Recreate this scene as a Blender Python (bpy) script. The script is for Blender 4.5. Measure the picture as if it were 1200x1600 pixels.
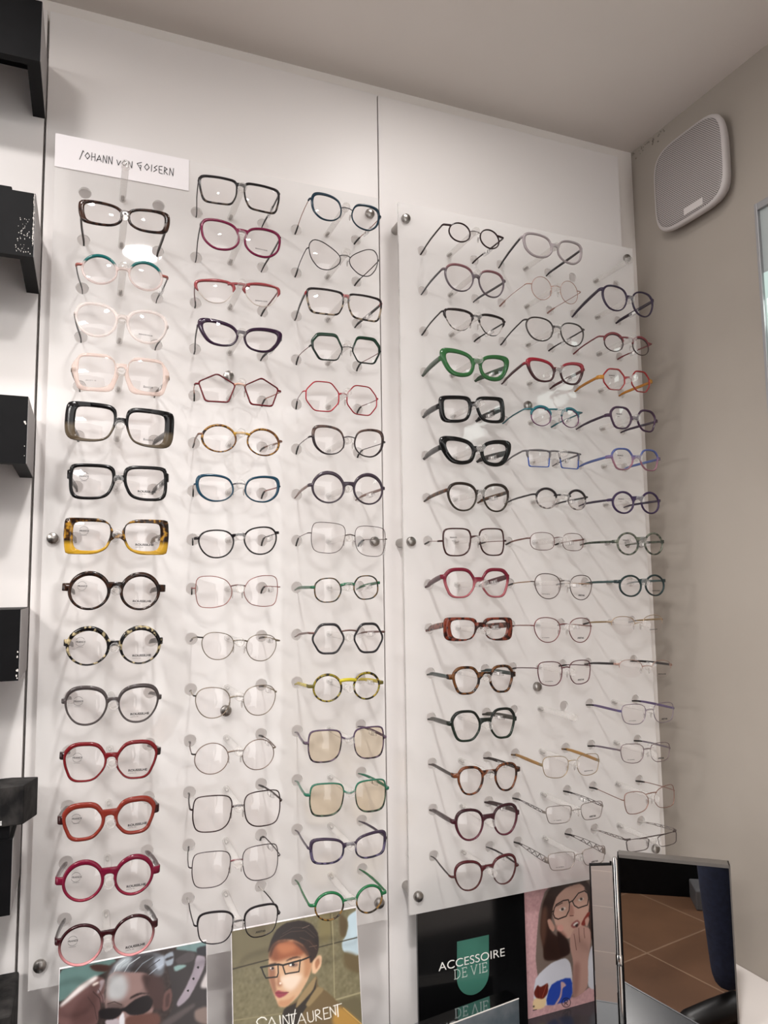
import bpy, bmesh, math, random
import numpy as np
from mathutils import Matrix, Vector
random.seed(7)
S = bpy.context.scene
for o in list(bpy.data.objects): bpy.data.objects.remove(o)
COL = S.collection

# ---------------------------------------------------------------- camera
cam_data = bpy.data.cameras.new('camera'); cam = bpy.data.objects.new('camera', cam_data); COL.objects.link(cam)
CAM = Vector((0.08788, -1.06929, 1.45))
right = Vector((0.92649122, -0.37608022, -0.01332995))
fwd = Vector((0.37549659, 0.92155588, 0.09867657))
up = Vector((-0.02482601, -0.09642833, 0.99503027))
M = Matrix((right, up, -fwd)).transposed().to_4x4(); M.translation = CAM
cam.matrix_world = M
cam_data.sensor_fit = 'VERTICAL'; cam_data.sensor_height = 36.0
cam_data.lens = 36.0 * 1141.9 / 1600.0
cam_data.clip_start = 0.02
S.camera = cam
# ---------------------------------------------------------------- world, exposure
w = bpy.data.worlds.new('world'); S.world = w; w.use_nodes = True
w.node_tree.nodes['Background'].inputs[0].default_value = (1.0, .975, .96, 1)
w.node_tree.nodes['Background'].inputs[1].default_value = 2.1
S.view_settings.view_transform = 'Standard'; S.view_settings.look = 'None'
S.view_settings.gamma = 1.0; S.view_settings.use_curve_mapping = False
S.view_settings.exposure = 0.68
S.cycles.transparent_max_bounces = 48
S.cycles.max_bounces = 12

def tag(o, label=None, cat=None, group=None, kind=None):
    if label: o['label'] = label
    if cat: o['category'] = cat
    if group: o['group'] = group
    if kind: o['kind'] = kind
    return o
def empty(name, loc, label=None, cat=None, group=None):
    o = bpy.data.objects.new(name, None); o.empty_display_size = .02; COL.objects.link(o); o.location = loc
    return tag(o, label, cat, group)

# ceiling lamps, the last an added fill: (x, y, energy, size, spread, colour, label)
ZC = 2.335
LAMPS = [
 (0.204, -0.887, 8.0, .048, 140, (1.0, .97, .945), 'round recessed ceiling spotlight just in front of the left board, nearly above the camera'),
 (-0.95, -0.75, 6.0, .050, 150, (1.0, .93, .87), 'round recessed ceiling spotlight to the far left of the wall boards'),
 (0.60, -0.27, 0.8, .050, 170, (1.0, .96, .94), 'round recessed ceiling spotlight close to the wall above the gap between the boards'),
 (-0.16, -0.52, 3.0, .050, 170, (1.0, .96, .94), 'added unseen fill lamp at the ceiling above the black box shelves at the left'),  # unseen lamp added to soften shadows and brighten the upper left
]
FILL_PANELS = [(-1.1, -1.9, 30.0, 'added unseen fill light panel at the ceiling behind the photographer')]  # unseen panel added to light the upper wall more evenly
YCEIL = -2.4

# ---------------------------------------------------------------- materials
def lin(c): return tuple(((v/255.0)/12.92 if v/255.0 <= .04045 else ((v/255.0+.055)/1.055)**2.4) for v in c)
MATS = {}
def node_mat(key):
    m = bpy.data.materials.new(key); m.use_nodes = True
    nt = m.node_tree
    for n in list(nt.nodes): nt.nodes.remove(n)
    out = nt.nodes.new('ShaderNodeOutputMaterial')
    return m, nt, out
def pbr(key, col, rough=.5, metal=0.0, spec=.5, coat=0.0):
    if key in MATS: return MATS[key]
    m, nt, out = node_mat(key)
    b = nt.nodes.new('ShaderNodeBsdfPrincipled')
    b.inputs['Base Color'].default_value = (*lin(col), 1); b.inputs['Roughness'].default_value = rough
    b.inputs['Metallic'].default_value = metal; b.inputs['Specular IOR Level'].default_value = spec
    b.inputs['Coat Weight'].default_value = coat
    nt.links.new(b.outputs[0], out.inputs[0]); MATS[key] = m
    return m
def noisy(key, col, col2, scale, rough=.5, detail=4, lo=.35, hi=.65, bump=0.0, metal=0.0, spec=.5, stretch=(1,1,1)):
    if key in MATS: return MATS[key]
    m = pbr(key, col, rough, metal, spec); nt = m.node_tree
    b = [n for n in nt.nodes if n.type == 'BSDF_PRINCIPLED'][0]
    tc = nt.nodes.new('ShaderNodeTexCoord'); mp = nt.nodes.new('ShaderNodeMapping'); mp.inputs['Scale'].default_value = stretch
    nz = nt.nodes.new('ShaderNodeTexNoise'); nz.inputs['Scale'].default_value = scale; nz.inputs['Detail'].default_value = detail
    cr = nt.nodes.new('ShaderNodeValToRGB')
    cr.color_ramp.elements[0].position = lo; cr.color_ramp.elements[0].color = (*lin(col), 1)
    cr.color_ramp.elements[1].position = hi; cr.color_ramp.elements[1].color = (*lin(col2), 1)
    nt.links.new(tc.outputs['Object'], mp.inputs[0]); nt.links.new(mp.outputs[0], nz.inputs['Vector'])
    nt.links.new(nz.outputs['Fac'], cr.inputs[0]); nt.links.new(cr.outputs[0], b.inputs['Base Color'])
    if bump:
        bp = nt.nodes.new('ShaderNodeBump'); bp.inputs['Strength'].default_value = bump; bp.inputs['Distance'].default_value = .002
        nt.links.new(nz.outputs['Fac'], bp.inputs['Height']); nt.links.new(bp.outputs[0], b.inputs['Normal'])
    return m
def emit(key, col, strength):
    if key in MATS: return MATS[key]
    m, nt, out = node_mat(key)
    e = nt.nodes.new('ShaderNodeEmission'); e.inputs[0].default_value = (*lin(col), 1); e.inputs[1].default_value = strength
    nt.links.new(e.outputs[0], out.inputs[0]); MATS[key] = m
    return m
def schlick(nt, f0):
    """mirror share of a clear sheet, on its outer side only"""
    lw = nt.nodes.new('ShaderNodeLayerWeight'); lw.inputs[0].default_value = .5
    pw = nt.nodes.new('ShaderNodeMath'); pw.operation = 'POWER'; pw.inputs[1].default_value = 5
    ma = nt.nodes.new('ShaderNodeMath'); ma.operation = 'MULTIPLY_ADD'; ma.inputs[1].default_value = 1-f0; ma.inputs[2].default_value = f0
    ge = nt.nodes.new('ShaderNodeNewGeometry'); su = nt.nodes.new('ShaderNodeMath'); su.operation = 'SUBTRACT'; su.inputs[0].default_value = 1
    mu = nt.nodes.new('ShaderNodeMath'); mu.operation = 'MULTIPLY'
    L = nt.links.new
    L(lw.outputs['Facing'], pw.inputs[0]); L(pw.outputs[0], ma.inputs[0]); L(ge.outputs['Backfacing'], su.inputs[1])
    L(ma.outputs[0], mu.inputs[0]); L(su.outputs[0], mu.inputs[1])
    return mu.outputs[0]
def clear_mat(key, tint=(250, 249, 248), refl=1.0, haze=0.0, rough=.02, edge=0.0):
    """thin clear plastic: passes light, mirrors a little more at grazing angles"""
    if key in MATS: return MATS[key]
    m, nt, out = node_mat(key)
    t = nt.nodes.new('ShaderNodeBsdfTransparent'); t.inputs[0].default_value = (*lin(tint), 1)
    g = nt.nodes.new('ShaderNodeBsdfGlossy'); g.inputs['Roughness'].default_value = rough
    mx = nt.nodes.new('ShaderNodeMixShader'); nt.links.new(schlick(nt, .04*refl), mx.inputs[0])
    last = t
    if haze or edge:
        d = nt.nodes.new('ShaderNodeBsdfDiffuse'); d.inputs[0].default_value = (.9, .89, .88, 1)
        mh = nt.nodes.new('ShaderNodeMixShader'); mh.inputs[0].default_value = haze
        if edge:
            lw = nt.nodes.new('ShaderNodeLayerWeight'); lw.inputs[0].default_value = .35
            mr = nt.nodes.new('ShaderNodeMapRange'); mr.inputs['To Min'].default_value = haze; mr.inputs['To Max'].default_value = haze + edge
            nt.links.new(lw.outputs['Facing'], mr.inputs['Value']); nt.links.new(mr.outputs[0], mh.inputs[0])
        nt.links.new(t.outputs[0], mh.inputs[1]); nt.links.new(d.outputs[0], mh.inputs[2]); last = mh
    nt.links.new(last.outputs[0], mx.inputs[1]); nt.links.new(g.outputs[0], mx.inputs[2])
    nt.links.new(mx.outputs[0], out.inputs[0]); MATS[key] = m
    return m
def frame_mat(spec):
    """P plain, T tortoise, K see-through (last number is opacity), M metal; a>b@z,soft blends at height z mm"""
    if spec in MATS: return MATS[spec]
    m, nt, out = node_mat('frame ' + str(len(MATS)))
    tc = nt.nodes.new('ShaderNodeTexCoord')
    nzc = {}
    def layer(tok):
        k, body = tok[0], tok[1:]
        cs = [[float(v) for v in c.split(',')] for c in body.split('/')]
        dk = 1.0 if k == 'K' else .80 if k == 'M' else .76
        cs = [[v*dk for v in c[:3]] + c[3:] for c in cs]
        a = cs[0][3] if k == 'K' else 1.0
        if k == 'T':
            nz = nt.nodes.new('ShaderNodeTexNoise'); nz.inputs['Scale'].default_value = 150; nz.inputs['Detail'].default_value = 1.5
            nt.links.new(tc.outputs['Object'], nz.inputs['Vector'])
            cr = nt.nodes.new('ShaderNodeValToRGB'); e = cr.color_ramp.elements
            n = len(cs)
            pos = [.46, .56] if n == 2 else [.46, .55, .67]
            e[0].position = pos[0]; e[0].color = (*lin(cs[0][:3]), 1); e[1].position = pos[1]; e[1].color = (*lin(cs[1][:3]), 1)
            if n == 3:
                x = e.new(pos[2]); x.color = (*lin(cs[2][:3]), 1)
            nt.links.new(nz.outputs['Fac'], cr.inputs[0])
            return cr.outputs[0], a
        rgb = nt.nodes.new('ShaderNodeRGB'); rgb.outputs[0].default_value = (*lin(cs[0][:3]), 1)
        return rgb.outputs[0], a
    b = nt.nodes.new('ShaderNodeBsdfPrincipled')
    metal = spec[0] == 'M'
    b.inputs['Roughness'].default_value = .32 if metal else .16
    b.inputs['Metallic'].default_value = .55 if metal else 0
    b.inputs['Specular IOR Level'].default_value = .3
    if '>' in spec:
        tp, rest = spec.split('>'); bt, zz = rest.split('@'); z0, soft = [float(v)/1000 for v in zz.split(',')]
        c1, a1 = layer(tp); c2, a2 = layer(bt)
        sx = nt.nodes.new('ShaderNodeSeparateXYZ'); nt.links.new(tc.outputs['Object'], sx.inputs[0])
        mr = nt.nodes.new('ShaderNodeMapRange'); mr.inputs['From Min'].default_value = z0 - soft; mr.inputs['From Max'].default_value = z0 + soft
        nt.links.new(sx.outputs['Z'], mr.inputs['Value'])
        mx = nt.nodes.new('ShaderNodeMix'); mx.data_type = 'RGBA'
        nt.links.new(mr.outputs[0], mx.inputs[0]); nt.links.new(c2, mx.inputs[6]); nt.links.new(c1, mx.inputs[7])
        col = mx.outputs[2]; alpha = (a1, a2, mr)
    else:
        col, a = layer(spec); alpha = (a, a, None)
    nt.links.new(col, b.inputs['Base Color'])
    if min(alpha[0], alpha[1]) < 1:
        t = nt.nodes.new('ShaderNodeBsdfTransparent')
        mixc = nt.nodes.new('ShaderNodeMix'); mixc.data_type = 'RGBA'; mixc.inputs[0].default_value = .30
        mixc.inputs[6].default_value = (1, 1, 1, 1); nt.links.new(col, mixc.inputs[7]); nt.links.new(mixc.outputs[2], t.inputs[0])
        ms = nt.nodes.new('ShaderNodeMixShader')
        if alpha[2]:
            m2 = nt.nodes.new('ShaderNodeMapRange'); m2.inputs['To Min'].default_value = alpha[1]; m2.inputs['To Max'].default_value = alpha[0]
            nt.links.new(alpha[2].outputs[0], m2.inputs['Value']); nt.links.new(m2.outputs[0], ms.inputs[0])
        else: ms.inputs[0].default_value = alpha[0]
        nt.links.new(t.outputs[0], ms.inputs[1]); nt.links.new(b.outputs[0], ms.inputs[2]); nt.links.new(ms.outputs[0], out.inputs[0])
    else: nt.links.new(b.outputs[0], out.inputs[0])
    MATS[spec] = m
    return m

# ---------------------------------------------------------------- mesh helpers
class MB:
    def __init__(s): s.v = []; s.f = []; s.mi = []
    def add(s, vs, fs, mi=0):
        o = len(s.v); s.v += [tuple(float(x) for x in v) for v in vs]; s.f += [tuple(i+o for i in f) for f in fs]; s.mi += [mi]*len(fs); return s
    def box(s, x0, x1, y0, y1, z0, z1, mi=0, rot=0, piv=None):
        vs = [(x, y, z) for x in (x0, x1) for y in (y0, y1) for z in (z0, z1)]
        if rot:
            px, py = piv or ((x0+x1)/2, (y0+y1)/2); c, sn = math.cos(rot), math.sin(rot)
            vs = [(px+(x-px)*c-(y-py)*sn, py+(x-px)*sn+(y-py)*c, z) for x, y, z in vs]
        return s.add(vs, [(0,1,3,2),(4,6,7,5),(0,4,5,1),(2,3,7,6),(0,2,6,4),(1,5,7,3)], mi)
    def rings(s, rings, closed=False, caps=True, mi=0):
        n = len(rings[0]); vs = [p for r in rings for p in r]; fs = []
        m = len(rings)
        for i in range(m if closed else m-1):
            a, b = i*n, ((i+1) % m)*n
            fs += [(a+j, a+(j+1) % n, b+(j+1) % n, b+j) for j in range(n)]
        if caps and not closed:
            fs += [tuple(range(n)), tuple((m-1)*n+j for j in range(n))]
        return s.add(vs, fs, mi)
    def lathe(s, org, axis, prof, n=20, mi=0):
        """prof: list of (radius, distance along axis)"""
        a = Vector(axis).normalized(); t = a.orthogonal().normalized(); b = a.cross(t)
        return s.rings([[Vector(org) + a*d + (t*math.cos(2*math.pi*k/n) + b*math.sin(2*math.pi*k/n))*max(r, 1e-5) for k in range(n)] for r, d in prof], mi=mi)
    def sweep(s, pts, hs, ts, up=(0,0,1), nseg=8, flat=True, mi=0):
        """rounded bar along pts: hs height (along up), ts thickness (sideways)"""
        P = [Vector(p) for p in pts]; rings = []
        for i, p in enumerate(P):
            T = (P[min(i+1, len(P)-1)] - P[max(i-1, 0)]).normalized()
            U = Vector(up); sd = T.cross(U)
            if sd.length < 1e-6: sd = T.orthogonal()
            sd.normalize(); U = sd.cross(T).normalized()
            h = (hs[i] if hasattr(hs, '__len__') else hs)/2; t = (ts[i] if hasattr(ts, '__len__') else ts)/2
            if flat:
                b = min(h, t)*.4
                q = [(-t+b,-h),(t-b,-h),(t,-h+b),(t,h-b),(t-b,h),(-t+b,h),(-t,h-b),(-t,-h+b)]
            else: q = [(t*math.cos(2*math.pi*k/nseg), h*math.sin(2*math.pi*k/nseg)) for k in range(nseg)]
            rings.append([p + sd*a + U*c for a, c in q])
        return s.rings(rings, mi=mi)
    def build(s, name, mats, parent=None, smooth=True, angle=None, bevel=0):
        me = bpy.data.meshes.new(name); me.from_pydata(s.v, [], s.f); me.update()
        mats = mats if isinstance(mats, (list, tuple)) else [mats]
        for m in mats: me.materials.append(m)
        for p, k in zip(me.polygons, s.mi): p.material_index = k
        bm = bmesh.new(); bm.from_mesh(me); bmesh.ops.recalc_face_normals(bm, faces=bm.faces)
        if bevel:
            bmesh.ops.bevel(bm, geom=[e for e in bm.edges if len(e.link_faces) == 2 and e.calc_face_angle(0) > .6], offset=bevel, segments=2, profile=.5, affect='EDGES')
        if smooth:
            for f in bm.faces: f.smooth = True
            if angle is not None:
                for e in bm.edges:
                    if len(e.link_faces) == 2 and e.calc_face_angle(0) > angle: e.smooth = False
        bm.to_mesh(me); bm.free()
        o = bpy.data.objects.new(name, me); COL.objects.link(o)
        if parent: o.parent = parent
        return o
def struct(o): o['kind'] = 'structure'; return o

def text_mesh(name, body, size, mat, parent=None, bold=0.0, depth=.0002, xscale=1.0, align='LEFT'):
    cu = bpy.data.curves.new(name, 'FONT'); cu.body = body; cu.size = size; cu.offset = bold*size; cu.extrude = depth; cu.align_x = align
    to = bpy.data.objects.new(name + '_tmp', cu); COL.objects.link(to)
    bpy.context.view_layer.update()
    me = bpy.data.meshes.new_from_object(to.evaluated_get(bpy.context.evaluated_depsgraph_get()))
    bpy.data.objects.remove(to)
    me.materials.clear(); me.materials.append(mat)
    for v in me.vertices: v.co.x *= xscale
    # lay it upright facing -Y
    me.transform(Matrix.Rotation(math.pi/2, 4, 'X'))
    me.name = name
    return me
def strokes(mb, lines, width, org, ux, uz, n=(0, -1, 0), th=.0004):
    """flat pen strokes; lines of (u, v) mapped on origin + u*ux + v*uz"""
    O = Vector(org); X = Vector(ux); Z = Vector(uz); N = Vector(n).normalized()
    for ln in lines:
        P = [O + X*u + Z*v for u, v in ln]
        for a, b in zip(P[:-1], P[1:]):
            d = (b-a).normalized(); sd = d.cross(N)*width/2; e = d*width*.3
            q = [a-e+sd, b+e+sd, b+e-sd, a-e-sd]
            mb.add(q + [p+N*th for p in q], [(0,1,2,3),(4,7,6,5),(0,4,5,1),(1,5,6,2),(2,6,7,3),(3,7,4,0)])

# ---------------------------------------------------------------- shared materials
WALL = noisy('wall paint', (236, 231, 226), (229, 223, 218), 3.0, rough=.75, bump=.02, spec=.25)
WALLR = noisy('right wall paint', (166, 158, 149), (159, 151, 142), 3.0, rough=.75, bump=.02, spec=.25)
BOARD = pbr('white laminate board', (228, 224, 222), rough=.42, spec=.4)
CEIL = noisy('ceiling paint', (224, 218, 213), (217, 211, 206), 2.0, rough=.85, spec=.2)
STEEL = noisy('brushed steel', (128, 124, 120), (178, 174, 170), 260, rough=.3, metal=1.0, stretch=(1, 1, .05))
CHROME = pbr('chrome', (222, 220, 218), rough=.08, metal=1.0)
BLACK = noisy('black matt laminate', (8, 8, 10), (12, 12, 14), 40, rough=.55, spec=.12)
GREYSIDE = pbr('grey edge paint', (150, 146, 146), rough=.6)
STONE = noisy('dark slate leather', (17, 17, 18), (52, 50, 49), 55, rough=.65, detail=9, bump=.5, spec=.15, stretch=(1, 1, .6))
DARKTOP = pbr('dark grey glossy top', (44, 46, 50), rough=.22)
WHITE = pbr('white paint', (228, 222, 218), rough=.4)
PAPER = pbr('white paper', (240, 236, 238), rough=.6, spec=.2)
INK = pbr('black ink', (40, 38, 40), rough=.6)
MIRROR = pbr('mirror', (205, 205, 205), rough=.005, metal=1.0)
LENS = clear_mat('lens', (254, 253, 253), refl=1.3)
LENS_TINT = clear_mat('tinted lens', (249, 243, 233), refl=1.2)
PAD = clear_mat('nose pad silicone', (225, 222, 220), refl=1.5, haze=.25, rough=.1)
PEG = clear_mat('clear acrylic rod', (249, 248, 247), refl=1.6, haze=.08, rough=.06, edge=.22)
SLEEVE = clear_mat('clear price sleeve', (244, 244, 244), refl=2.5, haze=.12, rough=.05, edge=.3)
PRINT = pbr('lens print', (24, 24, 26), rough=.6)
LABEL = noisy('price label', (236, 234, 232), (120, 118, 116), 420, rough=.6, detail=0, lo=.52, hi=.6, stretch=(1, 1, .12))
def acrylic():
    m, nt, out = node_mat('frosted acrylic')
    d = nt.nodes.new('ShaderNodeBsdfDiffuse'); d.inputs[0].default_value = (.90, .885, .875, 1)
    t = nt.nodes.new('ShaderNodeBsdfTranslucent'); t.inputs[0].default_value = (.92, .90, .89, 1)
    p = nt.nodes.new('ShaderNodeBsdfTransparent'); p.inputs[0].default_value = (.96, .96, .96, 1)
    g = nt.nodes.new('ShaderNodeBsdfGlossy'); g.inputs['Roughness'].default_value = .03
    m1 = nt.nodes.new('ShaderNodeMixShader'); m1.inputs[0].default_value = .36
    m2 = nt.nodes.new('ShaderNodeMixShader'); m2.inputs[0].default_value = .20
    m3 = nt.nodes.new('ShaderNodeMixShader')
    L = nt.links.new
    L(d.outputs[0], m1.inputs[1]); L(t.outputs[0], m1.inputs[2]); L(m1.outputs[0], m2.inputs[1]); L(p.outputs[0], m2.inputs[2])
    L(schlick(nt, .035), m3.inputs[0]); L(m2.outputs[0], m3.inputs[1]); L(g.outputs[0], m3.inputs[2])
    m4 = nt.nodes.new('ShaderNodeMixShader'); ge = nt.nodes.new('ShaderNodeNewGeometry'); p2 = nt.nodes.new('ShaderNodeBsdfTransparent')
    L(ge.outputs['Backfacing'], m4.inputs[0]); L(m3.outputs[0], m4.inputs[1]); L(p2.outputs[0], m4.inputs[2]); L(m4.outputs[0], out.inputs[0])   # the inner side of each face lets light out freely
    return m
ACRYLIC = acrylic()

# ---------------------------------------------------------------- room shell
YW = .065; XR = 1.115
def tile_floor():
    m, nt, out = node_mat('brown floor tiles')
    b = nt.nodes.new('ShaderNodeBsdfPrincipled'); b.inputs['Roughness'].default_value = .45
    tc = nt.nodes.new('ShaderNodeTexCoord'); br = nt.nodes.new('ShaderNodeTexBrick')
    br.offset = 0; br.inputs['Scale'].default_value = 1; br.inputs['Brick Width'].default_value = .42; br.inputs['Row Height'].default_value = .42
    br.inputs['Mortar Size'].default_value = .004; br.inputs['Color1'].default_value = (*lin((124, 91, 68)), 1)
    br.inputs['Color2'].default_value = (*lin((111, 80, 60)), 1); br.inputs['Mortar'].default_value = (*lin((150, 122, 100)), 1)
    nz = nt.nodes.new('ShaderNodeTexNoise'); nz.inputs['Scale'].default_value = 5; nz.inputs['Detail'].default_value = 5
    mx = nt.nodes.new('ShaderNodeMix'); mx.data_type = 'RGBA'; mx.blend_type = 'MULTIPLY'; mx.inputs[0].default_value = .5
    L = nt.links.new
    L(tc.outputs['Object'], br.inputs['Vector']); L(tc.outputs['Object'], nz.inputs['Vector'])
    L(br.outputs['Color'], mx.inputs[6]); L(nz.outputs['Fac'], mx.inputs[7]); L(mx.outputs[2], b.inputs['Base Color'])
    L(b.outputs[0], out.inputs[0])
    return m
struct(MB().box(-3.2, XR+.12, -4.6, YW+.12, -.1, 0).build('floor', tile_floor(), smooth=False))
struct(MB().box(-3.2, XR+.12, YCEIL, YW+.12, ZC, ZC+.1).build('ceiling', CEIL, smooth=False))
struct(MB().box(-3.2, XR, YW, YW+.12, 0, ZC).build('wall_back', WALL, smooth=False))
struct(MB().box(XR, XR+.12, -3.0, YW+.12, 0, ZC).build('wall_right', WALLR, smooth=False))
for i, (a, b) in enumerate(((-1.6, .0146), (.0178, .5392), (.5412, 1.0625))):
    struct(MB().box(a, b, .045, YW-.001, .0, 2.304).build('trim_%d' % (i+1), BOARD, smooth=False, bevel=.0006))
# rough plaster crumbs along the corner of ceiling and right wall
mb = MB()
for k in range(26):
    t = random.random(); y = .06 - .10*t + random.uniform(-.006, .006)
    z = ZC - .004 - abs(random.gauss(0, .008)); r = random.uniform(.0007, .002)
    mb.lathe((XR-.0006, y, z), (-1, 0, 0), [(r, -.0004), (r*.8, .0006), (0, .001)], n=7)
struct(mb.build('trim_4', noisy('plaster crumbs', (120, 112, 104), (150, 142, 134), 300, rough=.9)))
for k, (x, y, e, r, sp, c, lab) in enumerate(LAMPS):
    t = empty('ceiling_spotlight', (x, y, ZC), lab, 'ceiling light', 'recessed ceiling spotlights')
    MB().lathe((0, 0, 0), (0, 0, -1), [(r+.004, -.004), (r+.018, 0), (r+.018, .004), (r+.008, .007), (r+.004, .003), (r+.004, -.004)], n=32).build('trim_ring', WHITE, t)
    MB().lathe((0, 0, 0), (0, 0, -1), [(r+.0035, -.003), (r+.0035, -.001), (0, -.001)], n=32).build('lamp_face', emit('lamp face', (255, 246, 232), 4.0), t)
    ld = bpy.data.lights.new('lamp_light', 'AREA'); ld.shape = 'DISK'; ld.size = r*2; ld.energy = e; ld.color = c; ld.spread = math.radians(sp)
    lo = bpy.data.objects.new('lamp_light', ld); COL.objects.link(lo); lo.parent = t; lo.location = (0, 0, -.006)

for x, y, e, lab in FILL_PANELS:
    t = empty('added_fill_panel', (x, y, ZC), lab, 'ceiling light', 'added fill light panels')
    mb = MB(); h = .30
    for a in ((-h-.02, h+.02, -h-.02, -h), (-h-.02, h+.02, h, h+.02), (-h-.02, -h, -h, h), (h, h+.02, -h, h)): mb.box(*a, -.012, 0)
    mb.build('frame', WHITE, t, smooth=False)
    MB().box(-h, h, -h, h, -.006, -.001).build('diffuser', emit('lamp face', (255, 246, 232), 4.0), t, smooth=False)
    ld = bpy.data.lights.new('fill_panel_light', 'AREA'); ld.shape = 'SQUARE'; ld.size = 2*h; ld.energy = e; ld.color = (1.0, .97, .95)
    lo = bpy.data.objects.new('fill_panel_light', ld); COL.objects.link(lo); lo.parent = t; lo.location = (0, 0, -.013)

# ---------------------------------------------------------------- frosted display boards with pegs
COLX = dict(A1=.12300, A2=.27765, A3=.43079, B1=.64951, B2=.80180, B3=.95524)
ZTOP = 2.00689; PITCH = .07; PEGL = .0985
def peg_pos(c, r): return Vector((COLX[c], 0, ZTOP - PITCH*r + (.0015 if c[0] == 'B' else 0)))
def board(name, x0, x1, z0, z1, holes, label):
    root = empty(name, ((x0+x1)/2, 0, z0), label, 'display board', 'frosted boards that carry the glasses')
    cu = bpy.data.curves.new('sheet', 'CURVE'); cu.dimensions = '2D'; cu.fill_mode = 'BOTH'; cu.extrude = .0024
    def poly(pts):
        sp = cu.splines.new('POLY'); sp.points.add(len(pts)-1)
        for q, p in zip(sp.points, pts): q.co = (p[0], p[1], 0, 1)
        sp.use_cyclic_u = True
    poly([(x0, z0), (x1, z0), (x1, z1), (x0, z1)])
    for hx, hz, r in holes: poly([(hx + r*math.cos(2*math.pi*k/24), hz + r*math.sin(2*math.pi*k/24)) for k in range(24)])
    to = bpy.data.objects.new('tmp', cu); COL.objects.link(to); bpy.context.view_layer.update()
    me = bpy.data.meshes.new_from_object(to.evaluated_get(bpy.context.evaluated_depsgraph_get())); bpy.data.objects.remove(to)
    me.transform(Matrix.Rotation(math.pi/2, 4, 'X')); me.transform(Matrix.Translation((0, .0025, 0)))
    me.transform(Matrix.Translation(-root.location)); me.materials.clear(); me.materials.append(ACRYLIC); me.name = 'sheet'
    o = bpy.data.objects.new('sheet', me); COL.objects.link(o); o.parent = root
    return root
def holes_for(cs):
    return [(COLX[c] + s*.0500, peg_pos(c, r).z + .0006, .0086) for c in cs for r in range(15) for s in (-1, 1)]
boardA = board('display_board', .0330, .5205, .9490, 2.0868, holes_for(('A1', 'A2', 'A3')), 'left frosted acrylic board carrying three columns of glasses on clear pegs')
boardB = board('display_board', .5568, 1.0478, .9482, 2.0875, holes_for(('B1', 'B2', 'B3')), 'right frosted acrylic board carrying three columns of glasses beside the speaker wall')
peg_mesh = screw_mesh = cap_mesh = None
for root, cs in ((boardA, ('A1', 'A2', 'A3')), (boardB, ('B1', 'B2', 'B3'))):
    for c in cs:
        for r in range(15):
            loc = peg_pos(c, r) - root.location
            if peg_mesh is None:
                R = .0046
                p = MB().lathe((0, 0, 0), (0, -1, 0), [(R, 0), (R, .03), (R, .088), (R*.9, .0885)], n=16).build('peg', PEG, root, angle=.6)
                k = MB().lathe((0, 0, 0), (0, -1, 0), [(R*.9, .0886), (R*1.3, .0892), (R*1.32, .0965), (R*1.1, .0985), (R*.5, .0988), (0, .0984)], n=16).build('peg_cap', PEG, p, angle=.6)
                q = MB().lathe((0, 0, 0), (0, -1, 0), [(.0026, .0002), (.0026, .009), (.0012, .011), (0, .0112)], n=10).build('screw', pbr('peg screw', (165, 160, 155), rough=.4, metal=.6), p)
                peg_mesh, cap_mesh, screw_mesh = p.data, k.data, q.data
            else:
                p = bpy.data.objects.new('peg', peg_mesh); COL.objects.link(p); p.parent = root
                for nm, me in (('peg_cap', cap_mesh), ('screw', screw_mesh)):
                    q = bpy.data.objects.new(nm, me); COL.objects.link(q); q.parent = p
            p.location = loc
BOLTS = [(boardA, [(.0455, 1.5168), (.0458, .977), (.2765, 1.2747), (.2765, 1.7610), (.5065, 1.5173), (.5050, 2.0565), (.5070, .9755)]),
         (boardB, [(.5698, 2.0600), (.5692, 1.5179), (.5712, .9742), (.7980, 1.7589), (.7980, 1.2751), (1.0322, 2.0649), (1.0326, 1.5190), (1.0330, .9785)])]
bolt_mesh = None
for root, bl in BOLTS:
    for x, z in bl:
        if bolt_mesh is None:
            b = MB().lathe((0, 0, 0), (0, -1, 0), [(.0078, -.0001), (.0078, .0035), (.0070, .0050), (.0045, .0062), (0, .0066)], n=24).build('bolt', STEEL, root, angle=.5)
            sp = MB().lathe((0, 0, 0), (0, 1, 0), [(.0075, .0051), (.0075, .0449)], n=20).build('spacer', pbr('satin steel spacer', (170, 166, 162), rough=.35, metal=.9), b, angle=.5)
            bolt_mesh = (b.data, sp.data)
        else:
            b = bpy.data.objects.new('bolt', bolt_mesh[0]); COL.objects.link(b); b.parent = root
            sp = bpy.data.objects.new('spacer', bolt_mesh[1]); COL.objects.link(sp); sp.parent = b
        b.location = Vector((x, 0, z)) - root.location

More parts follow.
